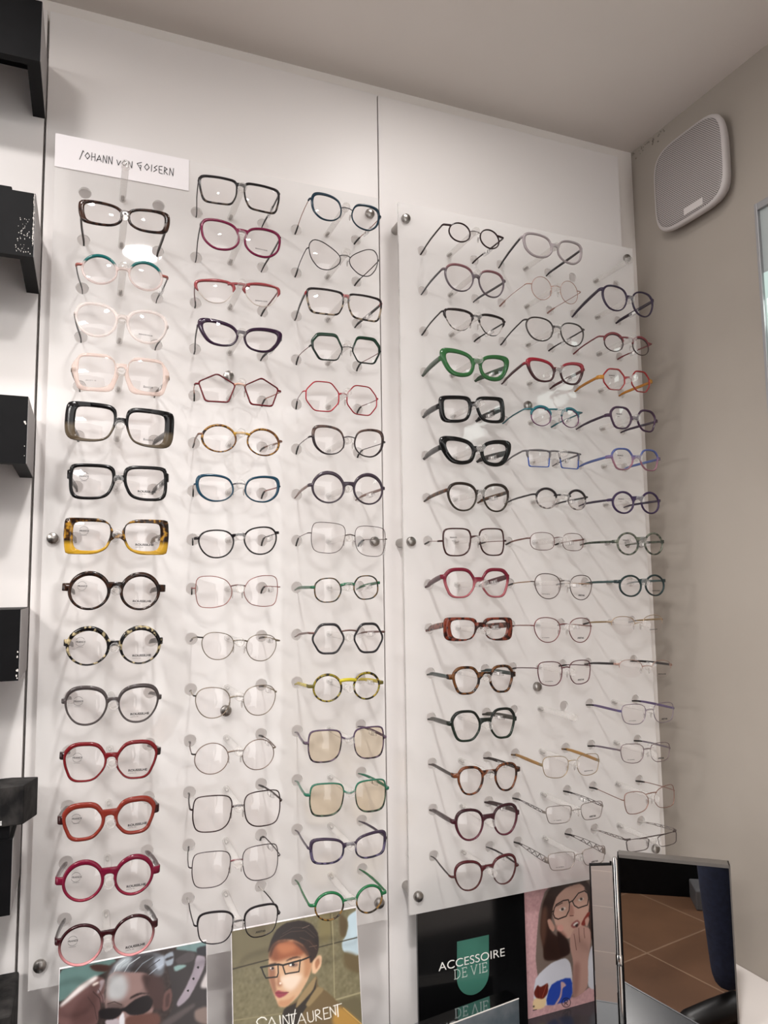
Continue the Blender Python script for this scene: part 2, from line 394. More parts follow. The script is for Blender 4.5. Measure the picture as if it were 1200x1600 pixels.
# name sign behind the top peg
t = empty('name_sign', (.124, -.0012, 2.038), 'white paper name sign with angular black lettering at the top of the left board', 'sign')
MB().box(-.0913, .0913, -.0005, .0005, 0, .0488).build('card', PAPER, t, smooth=False)
mb = MB()
GL = {'J': (.5, [[(0, -.15), (.40, 1.05), (.52, .86)]]), 'O': (.62, [[(.02, .45), (.33, .92), (.62, .5), (.32, .08), (.02, .45)]]),
      'H': (.55, [[(.06, 0), (.1, 1)], [(.5, 0), (.5, .95)], [(.06, .45), (.52, .55)]]), 'A': (.6, [[(.0, 0), (.32, .85), (.6, .08)], [(.02, .2), (.5, .35)]]),
      'N': (.55, [[(.05, 0), (.1, .95), (.5, .0), (.55, 1)]]), 'V': (.5, [[(0, .8), (.22, .05), (.5, .75)]]),
      'G': (.72, [[(.55, .98), (.0, .72), (.42, .1), (.5, .55)], [(.5, .55), (.3, .55)], [(.42, .1), (.46, -.1)]]),
      'I': (.22, [[(.1, .05), (.14, .92)]]), 'S': (.45, [[(.42, .95), (.06, .62), (.4, .4), (.0, .08)]]),
      'E': (.5, [[(.46, .98), (.06, .9), (.08, .06), (.5, .0)], [(.07, .5), (.4, .5)]]), 'R': (.5, [[(.04, .0), (.08, .95), (.42, .72), (.08, .46), (.5, .02)]])}
def write(word, x0, x1, hgt, gap=.16):
    tot = sum(GL[ch][0]+gap for ch in word)-gap; sc = (x1-x0)/tot; x = x0
    for ch in word:
        wd, ls = GL[ch]
        strokes(mb, ls, .00085, (x, -.0006, .0185), (sc, 0, 0), (0, 0, hgt)); x += sc*(wd+gap)
write('JOHANN', -.0593, -.0160, .0115); write('VON', -.0100, .0110, .0100); write('GOISERN', .0178, .0690, .0118)
mb.build('lettering', INK, t, smooth=False)

# ---------------------------------------------------------------- glasses
SH = {
 'round': ([(math.cos(math.radians(15+30*k)), math.sin(math.radians(15+30*k))) for k in range(12)], .5),
 'panto': ([(-.7,.88),(0,1.04),(.72,.96),(1.04,.45),(.92,-.3),(.52,-.88),(-.05,-1.04),(-.62,-.85),(-.98,-.25),(-1.02,.4)], .5),
 'square': ([(-.98,.75),(-.7,1),(.75,1.02),(1,.85),(1,-.6),(.75,-1),(-.2,-1.02),(-.72,-.8),(-1,.0)], .42),
 'square2': ([(-1,.6),(-.55,1),(.9,1),(1.05,.3),(.85,-.8),(.2,-1.03),(-.5,-1),(-.9,-.5)], .42),
 'squarew': ([(-1,.55),(-.75,1),(.8,1.02),(1,.7),(1.02,-.3),(.8,-1),(-.35,-1.02),(-.85,-.6)], .42),
 'boxy': ([(-.62,1),(.9,1.03),(1,.9),(1.04,0),(.96,-.9),(.85,-1),(-.25,-1.02),(-.75,-.72),(-1,.0),(-1,.4)], .35),
 'hexwide': ([(-.6,1),(.62,1),(1,.35),(1,.05),(.72,-1),(-.7,-1),(-1,0)], .25),
 'almond': ([(-1,.45),(-.6,.85),(.3,1.04),(1.02,.98),(1.05,.1),(.9,-.85),(.2,-1.03),(-.5,-1),(-.95,-.55)], .42),
 'rectsoft': ([(-1,.95),(0,1.05),(1,1),(1.02,.2),(.8,-1),(0,-1.04),(-.7,-1),(-.98,-.2)], .36),
 'browoval': ([(-1,.7),(-.6,1),(.6,1.02),(1,.9),(.95,.1),(.5,-.85),(0,-1.04),(-.5,-.9),(-.95,-.1)], .42),
 'rectsharp': ([(-1,1),(1,1),(.9,-1),(-.85,-1)], .12),
 'rectsharp2': ([(-1,.8),(1,1),(.9,-1),(-.8,-1)], .25),
 'ovalrect': ([(-1,.5),(-.6,1),(.6,1),(1,.5),(1,-.5),(.6,-1),(-.6,-1),(-1,-.5)], .45),
 'hexround': ([(-.55,1),(.6,1),(1.02,.5),(.95,-.1),(.6,-1),(-.45,-1),(-.95,-.35),(-1,.3)], .4),
 'crown': ([(-.5,.98),(.6,1),(1,.6),(1,-.1),(.6,-.9),(0,-1.05),(-.6,-.85),(-.98,-.2),(-1,.5)], .42),
 'catround': ([(-1,.1),(-.75,.8),(0,1.04),(.85,1),(1.04,.5),(.9,-.45),(.3,-1.04),(-.5,-.98),(-.95,-.5)], .46),
 'cat': ([(-1,.05),(-.7,.75),(.1,1.04),(1.05,1.05),(1.02,.2),(.55,-.85),(-.1,-1.05),(-.75,-.85)], .46),
 'butterfly': ([(-1,-.05),(-.7,.35),(.2,.95),(.75,1.05),(1.04,.6),(.9,-.3),(.4,-1),(-.25,-1.04),(-.85,-.55)], .42),
 'butterfly2': ([(-1,.2),(-.7,.75),(.0,1.02),(.95,1),(1.02,.0),(.85,-.95),(.1,-1.03),(-.65,-.85),(-.98,-.3)], .4),
 'pentagon': ([(0,1),(1,.35),(.62,-1),(-.62,-1),(-1,.3)], .13),
 'hexflat': ([(-.6,1),(.62,1),(1,.45),(.98,-.1),(.55,-1),(-.6,-1),(-1,-.1)], .22),
 'hexv': ([(-.5,1),(.5,1),(1,0),(.5,-1),(-.5,-1),(-1,0)], .3),
 'oct': ([(-.5,1),(.5,1),(1,.38),(1,-.3),(.5,-1),(-.5,-1),(-1,-.35),(-1,.35)], .22),
 'octo2': ([(-.55,1),(.5,1),(1,.55),(1,-.5),(.5,-1),(-.55,-1),(-1,-.3),(-1,.35)], .42),
}
NP = 56
def outline(name):
    """closed outline on [-1,1]^2, resampled by angle; +u away from the nose, +v up"""
    ctl, r = SH[name]; n = len(ctl); pts = []
    for i in range(n):
        p0, p1, p2 = np.array(ctl[i-1]), np.array(ctl[i]), np.array(ctl[(i+1) % n])
        a = p1 + (p0-p1)*r; b = p1 + (p2-p1)*r
        for k in range(9):
            t = k/8; pts.append((1-t)**2*a + 2*t*(1-t)*p1 + t*t*b)
    P = np.array(pts); lo, hi = P.min(0), P.max(0); P = (P-(lo+hi)/2)/((hi-lo)/2)
    Q = np.vstack([P, P[:1]]); out = []
    for k in range(NP):
        th = 2*math.pi*k/NP; d = np.array([math.cos(th), math.sin(th)]); best = 0
        for a, b in zip(Q[:-1], Q[1:]):
            e = b-a; den = d[0]*e[1]-d[1]*e[0]
            if abs(den) < 1e-9: continue
            t = (a[0]*e[1]-a[1]*e[0])/den; s = (a[0]*d[1]-a[1]*d[0])/den
            if t > best and -1e-6 <= s <= 1+1e-6: best = t
        out.append(d*best)
    return np.array(out)
OUT = {k: outline(k) for k in SH}
def bend(x, y): return y + x*x/.70
TEXTS = {}
def get_text(key, body, size, bold=0, xs=1.0):
    if key not in TEXTS: TEXTS[key] = text_mesh('lens_print', body, size, PRINT, bold=bold, xscale=xs, depth=.00008)
    return TEXTS[key]
tip_cap = None
def make_glasses(c, r, geo, shape, kind, fspec, tspec, tks, opt, label, group):
    dx, Y, dz, roll, cd, w, h, W = geo
    mm = .001; hw, hh = w*mm/2, h*mm/2; cd2 = cd*mm/2
    P = peg_pos(c, r); loc = Vector((P.x + dx*mm, Y*mm, P.z + dz*mm))
    root = empty('eyeglasses', loc, label, 'eyeglasses', group); root.rotation_euler = (0, -math.radians(roll), 0)
    o = lambda k, d: float(opt.get(k, d))
    fm = frame_mat(fspec); tm = frame_mat(tspec)
    if len(tks) == 1: tks = tks*4
    tin, tout, ttop, tbot = [v*mm*(1.2 if kind in 'AC' else 1) for v in tks]
    U = OUT[shape]; OU = OUT[opt.get('outer', shape)]
    inner = U*np.array([hw, hh])
    ox, oz = (tout-tin)/2, (ttop-tbot)/2
    outer = OU*np.array([hw+(tin+tout)/2, hh+(ttop+tbot)/2]) + np.array([ox, oz])
    if 'outer' in opt:                                                  # keep the outer edge outside the lens edge
        for k in range(NP):
            ri, ro = np.hypot(*inner[k]), np.hypot(*outer[k])
            if ro < ri + .0016: outer[k] = inner[k]*(ri+.0016)/ri
    wire = kind in 'WH'
    rad = tks[0]*mm*.85
    D = .0042 if kind == 'A' else .0034
    if kind == 'A' and max(tks) < 2.3: D = .0034
    def place(sgn, p, y): x = sgn*(cd2 + p[0]); return (x, bend(x, y), p[1])
    def rim_rings(mb, sgn, idx, inn, outr, dep, closed):
        b = dep*.28; rings = []
        for k in idx:
            i, e = inn[k], outr[k]; t = (e-i); L = max(np.hypot(*t), 1e-5); bb = min(b, L*.35); n = t/L
            q = [(i, -dep/2+b), (i+n*bb, -dep/2), (e-n*bb, -dep/2), (e, -dep/2+b), (e, dep/2-b), (e-n*bb, dep/2), (i+n*bb, dep/2), (i, dep/2-b)]
            rings.append([place(sgn, p, y) for p, y in q])
        mb.rings(rings, closed=closed)
    def wire_rings(mb, sgn, idx, base, rr, closed):
        rings = []
        for k in idx:
            p = base[k]; n = p/np.hypot(*p)
            rings.append([place(sgn, p + n*(rr+rr*math.cos(a)), rr*1.15*math.sin(a)) for a in [2*math.pi*j/8 for j in range(8)]])
        mb.rings(rings, closed=closed)
    front = MB()
    top_idx = [k for k in range(NP) if U[k][1] > .05]; top_idx.sort(key=lambda k: k)
    for sgn in (-1, 1):
        if kind == 'W': wire_rings(front, sgn, range(NP), inner, rad, True)
        elif kind == 'H': wire_rings(front, sgn, top_idx, inner, rad, False)
        else: rim_rings(front, sgn, range(NP), inner, outer, D if kind != 'B' else .0028, True)
    # bridge
    zb = o('zb', .4)*hh; xg = cd2 - hw*.90
    kk = min(range(NP), key=lambda k: abs(inner[k][1]-zb) + (9 if inner[k][0] > 0 else 0))
    xe = cd2 + inner[kk][0] - (rad if wire else tin*.5)                 # where the bridge meets the rim
    bspec = opt.get('br') or opt.get('brc'); brr = o('brr', 1.0)*mm
    bmb = MB() if bspec else front
    n = 12; arch = o('arch', 1.5)*mm
    xs = [(-1 + 2*k/n) for k in range(n+1)]
    if kind == 'B': pass
    elif kind in 'WHC' or bspec and 'brr' in opt:
        pts = [(x*xe, bend(x*xe, -.0004) - .0016*(1-x*x), zb + arch*(1-x*x)) for x in xs]
        bmb.sweep(pts, brr*2, brr*1.7, up=(0, 0, 1), flat=False)
        if shape == 'square2' and kind == 'W' and c[0] == 'B' and r in (11, 12):
            pass
    else:
        bh = o('bh', 5)*mm
        nose = sorted([(inner[k][1], inner[k][0]) for k in range(NP) if inner[k][0] < 0])
        nz_, nx_ = [q[0] for q in nose], [q[1] for q in nose]
        def nose_x(z): return cd2 + float(np.interp(z, nz_, nx_)) - tin*.55
        M_ = 6; dp = D*.46; rows = []
        for x in xs:
            zt_ = zb + bh*.5 + arch*(1-x*x)*.6 + bh*.12*abs(x)**3; zl_ = zb - bh*.5 + arch*(1-x*x)*.6 - bh*.85*abs(x)**3
            col_ = [zl_ + (zt_-zl_)*j/M_ for j in range(M_+1)]
            loop = []
            for sd_, js in ((-1, range(M_+1)), (1, range(M_, -1, -1))):
                for j in js:
                    z = col_[j]; e_ = .62 if j in (0, M_) else 1.0; xx = x*nose_x(min(z, nz_[-1]*.9))
                    loop.append((xx, bend(xx, sd_*dp*e_) - .0010*(1-x*x), z))
            rows.append(loop)
        bmb.rings(rows)
    fr = front.build('frame_front', fm, root, angle=.9)
    if bspec: bmb.build('bridge', frame_mat(bspec), root, angle=.9)
    # brow bar
    if kind == 'B' or 'brow' in opt:
        bt = o('brow', 3)*mm; lift = o('barlift', 0)*mm
        brow = MB(); bi = inner + np.array([0, lift*.5]); be = inner.copy()
        for k in top_idx:
            p = inner[k]; nn = p/np.hypot(*p); be[k] = p + nn*(bt*min(1, U[k][1]/.35)+.0004) + np.array([0, lift])
        for sgn in (-1, 1): rim_rings(brow, sgn, top_idx, bi, be, .0046, False)
        if kind == 'B':
            fr.data.materials.clear(); fr.data.materials.append(frame_mat(opt['bm'])) 
            brow.sweep([(x*xe*1.25, bend(x*xe, -.0006), zb + .0006 + lift*.6 + arch*(1-x*x)) for x in xs], bt*.8, .0036)
        brow.build('brow_bar', frame_mat(opt.get('bmat', fspec)), root, angle=.9)
    # lenses
    for sgn in (-1, 1):
        lb = MB(); vs = []; fs = []; R = .105; e = .0004
        fr_ = [0, .35, .7, 1]
        edge = inner + np.array([e*np.sign(q) for q in inner])
        def lensy(p): return (p[0]**2 + p[1]**2)/(2*R) - (hw**2+hh**2)/(4*R)
        for side, yo in ((0, -.0007), (1, .0007)):
            vs.append(place(sgn, (0, 0), lensy((0, 0)) + yo))
            for f in fr_[1:]:
                for k in range(NP): p = edge[k]*f; vs.append(place(sgn, p, lensy(p) + yo))
        N = 1 + 3*NP
        for side in (0, 1):
            b0 = side*N
            fs += [(b0, b0+1+k, b0+1+(k+1) % NP) for k in range(NP)]
            for q in range(2):
                a, b = b0+1+q*NP, b0+1+(q+1)*NP
                fs += [(a+k, b+k, b+(k+1) % NP, a+(k+1) % NP) for k in range(NP)]
        a, b = 1+2*NP, N+1+2*NP
        fs += [(a+k, a+(k+1) % NP, b+(k+1) % NP, b+k) for k in range(NP)]
        lb.add(vs, fs); ln = lb.build('lens', LENS_TINT if 'tint' in opt else LENS, root, angle=.9)
        pr = opt.get('print')
        if pr:
            def put(me, u, v, rot=0, sc=1):
                ob = bpy.data.objects.new('lens_print', me); COL.objects.link(ob); ob.parent = ln
                x = sgn*cd2 + u; ob.location = (x, bend(x, lensy((abs(x)-cd2, v))) - .0012, v)
                ob.rotation_euler = (0, rot, math.atan(2*x/.70)); ob.scale = (sc,)*3
                return ob
            if pr == 'rou':
                if sgn > 0:
                    put(get_text('rou', 'ROUSSILHE', .0036, .035, 1.25), -hw*.42, -hh*.62); put(get_text('rou2', 'LUNETTES 1905', .0013, 0, 1.1), -hw*.42, -hh*.75)
                else:
                    put(get_text('fra', 'FRANCE', .0030, .02, 1.0), -hw*.66, hh*.30)
                    put(get_text('fra2', 'origine garantie', .0012, 0), -hw*.60, hh*.02)
                    ring = MB()
                    ring.rings([[(q*math.cos(a), yy, q*math.sin(a)) for q, yy in ((.0052, -.0001), (.0055, -.0001), (.0055, .0001), (.0052, .0001))] for a in [2*math.pi*j/28 for j in range(28) if j not in (0, 1, 13, 14, 15, 27)][:11]], closed=False)
                    ring.rings([[(q*math.cos(a), yy, q*math.sin(a)) for q, yy in ((.0052, -.0001), (.0055, -.0001), (.0055, .0001), (.0052, .0001))] for a in [math.pi*1.12 + math.pi*.76*j/12 for j in range(13)]], closed=False)
                    ob = ring.build('lens_print', PRINT, ln); x = -cd2 - hw*.42; v = hh*.36
                    ob.location = (x, bend(x, lensy((hw*.42, v))) - .0013, v); ob.rotation_euler = (0, 0, math.atan(2*x/.70))
            elif pr == 'bocc':
                if sgn > 0: put(get_text('bocc', 'Boccini', .0042, 0), -hw*.15, -hh*.78)
                elif r == 4: put(get_text('size', '5210  52\u00b017  140', .0018, 0), -hw*.6, -hh*.6)
            elif pr in ('ari', 'ari2'):
                if sgn > 0: put(get_text('ari', 'ARISTAR', .0034, .03), -hw*.35, -hh*.72)
                elif pr == 'ari2': put(get_text('size2', '52 17 140 ARISTAR', .0016, .01), -hw*.5, -hh*.68)
            elif pr == 'tiny':
                if sgn > 0: put(get_text('tiny', 'BRENDON HOUSE', .0021, .01), -hw*.45, -hh*.62)
            elif pr == 'stamp':
                if sgn < 0: put(get_text('st1', 'FRANCE', .0030, .02), -hw*.6, hh*.30); put(get_text('st2', 'origine', .0016, 0), -hw*.5, hh*.08)
    # nose pads
    if 'pads' in opt or kind in 'WH':
        for sgn in (-1, 1):
            kq = min(range(NP), key=lambda k: abs(inner[k][1]+hh*.15) + (9 if inner[k][0] > 0 else 0))
            xq = sgn*(cd2 + inner[kq][0] - .0022); zq = -hh*.22
            pm = MB(); rings = []
            for j in range(7):
                a = math.pi*j/6; rr = math.sin(a); cc = math.cos(a)
                rings.append([(xq + sgn*.0012*math.cos(t)*rr, .0055 + .0022*math.sin(t)*rr, zq + .0052*cc) for t in [2*math.pi*q/10 for q in range(10)]])
            pm.rings(rings)
            pd = pm.build('nose_pad', PAD, root)
            am = MB().sweep([(sgn*(cd2+inner[kq][0]), .0008, zq+.002), (xq+sgn*.001, .0042, zq+.003), (xq, .0048, zq)], .0007, .0007, flat=False, nseg=6).build('pad_arm', frame_mat(opt.get('br', fspec if fspec[0] == 'M' else 'M150,140,130')), pd)
    # end pieces, temples
    ze = o('ze', .35)*hh; Rl = Matrix.Rotation(-math.radians(roll), 3, 'Y').inverted()
    th = o('th', 3)*mm; half = W*mm/2
    thick = th*.42 if th > .0028 else th*.8
    thick = min(max(thick, .0009), .0034)
    for sgn in (-1, 1):
        lspec = opt.get('lug') or (opt.get('lug_shade') if sgn < 0 else None)  # left end piece gets a dark colour that stands for shade
        ko = min(range(NP), key=lambda k: abs(outer[k][1]-ze) + (9 if outer[k][0] < 0 else 0))
        xo = cd2 + (inner[ko][0] + rad if wire else outer[ko][0]*.4 + inner[ko][0]*.6)
        xh = max(half - thick*.5, xo + .0012)
        hl = o('lugh', max(th/mm, 2.4 if not wire else 1.6))*mm
        lug = MB()
        y0 = bend(xo, 0); y1 = bend(xh, .0005)
        depth = .0036 if not wire else .0016
        hz = ze if not wire else ze
        lug.sweep([(sgn*xo, y0, hz), (sgn*(xo*.5+xh*.5), y0*.5+y1*.5 - .0003, hz), (sgn*(xh-.0012), y1, hz), (sgn*xh, y1+.0022, hz), (sgn*xh, y1+.0062, hz)],
                  [hl, hl*.95, hl*.95, hl*.92, hl*.9], [depth, depth, depth, max(thick, depth*.7), max(thick, depth*.7)])
        lug.build('end_piece', frame_mat(lspec) if lspec else (fm if not wire else fm), root, angle=.9)
        # temple runs back through the hole of the board
        tgt = Vector((P.x + sgn*.0497, .004, P.z - .0012)) - loc
        tgt = Rl @ tgt
        p0 = Vector((sgn*xh, y1 + .0060, hz)); d = tgt - p0
        bendy = .74 if th < .0045 else .8
        if th < .0019 and c[0] == 'A' and r > 2:
            q = [p0, p0 + d*.25 + Vector((sgn*.0008, 0, .0012)), p0 + d*.5 + Vector((sgn*.0010, 0, .0024)), p0 + d*bendy + Vector((sgn*.0004, 0, .0034)),
                 p0 + d*(bendy+.10) + Vector((0, 0, .0020)), p0 + d*.95 + Vector((0, 0, -.0022)), tgt + Vector((0, .001, -.0085))]
        else:
            q = [p0, p0 + d*.25 + Vector((sgn*.0008, 0, .0004)), p0 + d*.5 + Vector((sgn*.0010, 0, .0008)), p0 + d*bendy + Vector((sgn*.0004, 0, .0008)),
                 p0 + d*(bendy+.12) + Vector((0, 0, .0002)), p0 + d*.98 + Vector((0, 0, -.0008)), tgt + Vector((0, .008, -.0024))]
        hs = [th*.9, th, th, th*.9, th*.8, th*.55, th*.4]
        if th < .0019: hs = [th]*4 + [th*1.25, th*1.3, th*1.2]
        tb = MB()
        if 'lace' in opt:
            hA = max(th, .004)
            tops = [p + Vector((0, 0, a*hA/2)) for p, a in zip(q, (1, .9, .7, .35, .25, .2, .1))]; bots = [p - Vector((0, 0, a*hA/2)) for p, a in zip(q, (1, .9, .7, .35, .25, .2, .1))]
            tb.sweep(tops, .0010, .0010, flat=False, nseg=6); tb.sweep(bots, .0010, .0010, flat=False, nseg=6)
            for m_ in range(7):
                t = m_/7*.62; a = p0 + d*t; e2 = hA/2*(1-t*.9)
                zz = Vector((0, 0, e2)); a2 = p0 + d*(t+.085) 
                tb.sweep([a + zz + Vector((0, 0, .002*t)), (a+a2)/2, a2 - zz*.9 + Vector((0, 0, .002*t))] if m_ % 2 == 0 else [a - zz, (a+a2)/2, a2 + zz*.9], .0012, .0010, flat=False, nseg=6)
            tb.sweep(q[3:], [.002, .0024, .0024, .002], .0018)
        elif th < .0019 or wire and th < .0022: tb.sweep(q, hs, [max(x_*.85, .0009) for x_ in hs], flat=False)
        else: tb.sweep(q, hs, thick)
        tp = tb.build('temple', tm, root, angle=.9)
        if wire or th < .0028:
            tc_ = MB().sweep([q[4]*.4+q[3]*.6, q[4], q[5], q[6] + Vector((0, .0004, 0))], [.0022, .0027, .0028, .0024], [.0018, .0022, .0022, .0018])
            spec = 'P232,226,220' if (c, r) in (('A2', 14), ('B3', 14)) else ('P44,40,40' if c[0] == 'A' or r > 4 else tspec)
            tc_.build('temple_tip', frame_mat(spec), tp, angle=.9)
        tgm = int(opt.get('tag', 0))
        if tgm and sgn > 0:
            a = p0 + d*.34; b = p0 + d*.60; hz2 = .0034
            if tgm == 2 and c[0] == 'A': a = p0 + d*.02; b = p0 + d*.24 + Vector((.009, 0, -.016)); hz2 = .0040
            sl = MB().sweep([a - Vector((0, 0, .0022)), (a+b)/2 - Vector((0, 0, .0028)), b - Vector((0, 0, .0022))], [hz2*2, hz2*2.1, hz2*2], max(thick+.0014, .003)).build('price_tag', SLEEVE, tp, angle=.9)
            off = Vector((-(max(thick+.0014, .003)/2+.0003), 0, 0))
            c0 = (a*.75+b*.25); c1 = (a*.35+b*.65)
            MB().sweep([c0 + off - Vector((0, 0, .0026)), c1 + off - Vector((0, 0, .0026))], .0046, .0003).build('price_label', LABEL, sl, angle=.9)
    return root

GEO = '''A1 1 1.1 -88 1.0 0.8 56.4 44.2 26.4 109
A1 2 -0.1 -88 -6.0 -0.3 56.9 38.9 34.0 115
A1 3 0.2 -88 -4.2 -1.7 62.4 45.5 39.1 117
A1 4 1.0 -88 -1.7 0.2 60.1 43.1 40.5 121
A1 5 1.4 -88 0.4 -2.5 63.3 45.5 41.3 127
A1 6 1.2 -88 -3.4 0.2 63.8 46.5 37.8 123
A1 7 0.5 -88 -2.1 -0.4 60.9 43.3 36.2 119
A1 8 -1.0 -88 -1.9 -1.6 60.1 41.4 39.6 123
A1 9 -0.2 -88 0.2 -1.1 61.1 43.3 40.2 117
A1 10 -0.8 -88 -1.3 -1.3 60.6 44.3 40.7 117
A1 11 -1.1 -88 1.1 -2.6 59.3 43.9 40.0 118
A1 12 -1.2 -88 2.7 0.2 58.6 40.2 34.2 117
A1 13 -0.5 -88 3.3 -1.9 57.6 39.7 38.9 120
A1 14 -0.4 -88 2.7 0.4 59.0 43.8 41.3 117
A2 0 -1.5 -88 -7.3 -0.1 61.1 47.9 35.3 115
A2 1 0.7 -88 -2.4 -1.3 59.0 47.6 38.0 113
A2 2 -2.6 -88 -12.7 3.4 64.9 47.2 29.1 118
A2 3 0.3 -88 -4.1 -2.8 58.1 45.0 28.9 118
A2 4 -1.0 -88 -8.7 -0.1 61.1 45.2 35.7 119
A3 0 0.1 -97 -9.7 -3.9 60.0 41.2 35.7 113
A3 1 -0.0 -88 -6.2 -0.5 60.8 45.6 42.4 114
A3 2 0.0 -90 -7.8 -0.9 61.5 51.3 34.3 119
A3 3 0.1 -95 -6.6 1.3 58.9 40.8 34.1 109
A3 4 -0.1 -74 -4.1 -0.8 61.2 46.7 41.8 118
A2 5 2.1 -88 -9.1 -1.7 60.1 41.7 33.8 116
A2 6 -0.9 -88 -5.6 0.6 62.3 43.6 32.1 117
A2 7 -0.6 -88 -7.9 4.7 59.5 42.9 34.6 114
A2 8 -1.6 -88 -3.5 0.1 62.9 45.4 40.4 119
A3 5 0.2 -100 -4.0 -0.6 59.6 41.8 36.9 115
A3 6 -0.1 -97 -1.2 -0.3 60.1 41.8 38.5 115
A3 7 -0.0 -99 -3.2 -3.7 62.5 47.0 41.7 119
A3 8 -0.0 -87 -2.3 3.0 57.0 35.8 31.4 104
A3 9 -0.0 -92 -1.5 -1.1 59.6 41.5 36.5 113
A2 9 1.4 -88 -6.7 -4.6 58.0 39.9 33.8 111
A2 10 -2.4 -88 -7.4 -1.0 61.5 42.4 37.8 111
A2 11 -3.5 -88 -7.7 -0.7 60.8 41.1 37.5 111
A2 12 0.1 -88 -6.9 -1.3 64.6 47.0 42.9 121
A3 10 0.1 -84 0.7 -0.7 58.0 36.7 33.1 113
A3 11 0.1 -82 -7.8 -1.1 64.4 44.6 40.6 122
A3 12 -0.1 -88 -8.0 -2.1 63.6 45.0 40.0 123
A2 13 -1.4 -88 -5.0 -0.9 63.0 46.2 42.4 119
A2 14 2.1 -88 -7.2 -2.0 58.7 42.2 36.4 112
A3 13 -0.1 -87 -5.4 -0.8 61.6 41.8 29.0 115
A3 14 -0.2 -87 -6.6 -0.3 57.5 36.3 32.2 112
B1 0 0.1 -92 -6.4 -2.0 54.4 34.0 28.7 112
B1 1 -0.0 -91 -11.4 -1.9 57.6 44.8 39.7 115
B1 2 -0.2 -87 -8.7 -1.7 59.1 44.2 30.8 116
B1 3 0.1 -86 -6.9 -1.3 61.7 43.4 30.8 123
B1 4 -0.2 -74 -5.4 3.4 60.5 42.1 32.6 122
B1 5 0.1 -82 -4.5 -0.3 63.5 43.1 30.8 126
B1 6 -0.0 -85 -6.7 0.2 58.8 43.4 38.5 111
B1 7 -0.1 -67 -4.3 0.7 61.6 43.7 40.0 119
B1 8 -0.1 -73 0.9 -0.5 62.1 44.5 38.3 120
B1 9 0.0 -75 1.0 -1.6 58.5 40.5 28.9 118
B1 10 0.2 -84 -4.0 -1.0 60.4 37.3 34.9 117
B1 11 0.2 -82 -0.7 -0.7 62.1 40.9 39.3 119
B1 12 0.1 -90 -8.1 -1.0 60.1 35.0 35.4 115
B1 13 -0.0 -84 -2.0 -0.2 60.4 39.1 39.3 116
B1 14 0.1 -77 -6.5 -0.1 60.2 40.2 37.4 116
B2 0 -0.0 -91 -2.5 -1.2 63.1 47.4 35.6 121
B2 1 -0.0 -90 -4.0 0.5 54.8 35.8 38.5 110
B2 2 0.2 -88 -4.7 -1.5 64.2 46.9 36.9 121
B2 3 0.2 -85 -2.8 0.3 59.1 42.2 32.1 120
B3 1 -0.1 -90 -2.1 -2.8 60.1 44.8 41.2 118
B3 2 -0.2 -81 -7.4 -0.5 58.6 35.8 28.2 117
B3 3 -0.1 -77 -0.1 1.2 57.6 40.2 34.2 118
B2 4 0.0 -78 -7.8 1.1 57.4 34.4 28.1 115
B2 5 -0.2 -70 -6.5 0.0 60.0 38.9 25.1 113
B2 6 0.1 -86 -4.6 -0.8 59.4 33.9 28.6 108
B2 7 0.1 -71 -2.5 -0.6 59.7 42.5 27.5 112
B3 4 0.0 -88 -1.7 -1.6 54.6 37.5 33.5 110
B3 5 -0.4 -89 -2.0 1.0 57.1 38.2 32.9 113
B3 6 -0.4 -86 -5.8 1.0 57.8 37.1 32.5 110
B3 7 -0.4 -91 -6.0 0.4 54.8 37.0 33.0 106
B2 8 -0.1 -85 -6.1 -2.6 63.9 44.1 38.2 117
B2 9 -0.1 -79 -5.1 -2.3 63.3 44.2 37.5 116
B2 10 -0.1 -78 -2.9 -0.7 57.4 41.5 35.8 105
B3 8 0.1 -90 -6.3 0.4 51.5 38.8 31.1 104
B3 9 0.2 -75 -2.4 0.6 62.2 43.9 29.9 116
B3 10 -0.3 -90 -3.9 -3.5 63.8 43.2 27.8 119
B3 11 -0.3 -91 -6.0 -1.7 62.3 44.3 31.0 114
B2 12 -0.2 -87 -5.3 -2.1 61.2 43.8 31.4 111
B2 13 0.3 -91 -5.1 -1.6 61.9 42.4 24.9 111
B2 14 0.1 -93 -2.7 -0.9 60.4 44.2 24.4 111
B3 12 0.1 -80 -1.5 -3.2 58.2 42.7 29.4 107
B3 13 0.1 -85 -5.2 2.0 58.0 43.9 33.6 108
B3 14 0.3 -85 -2.2 0.1 60.9 41.0 18.1 108'''
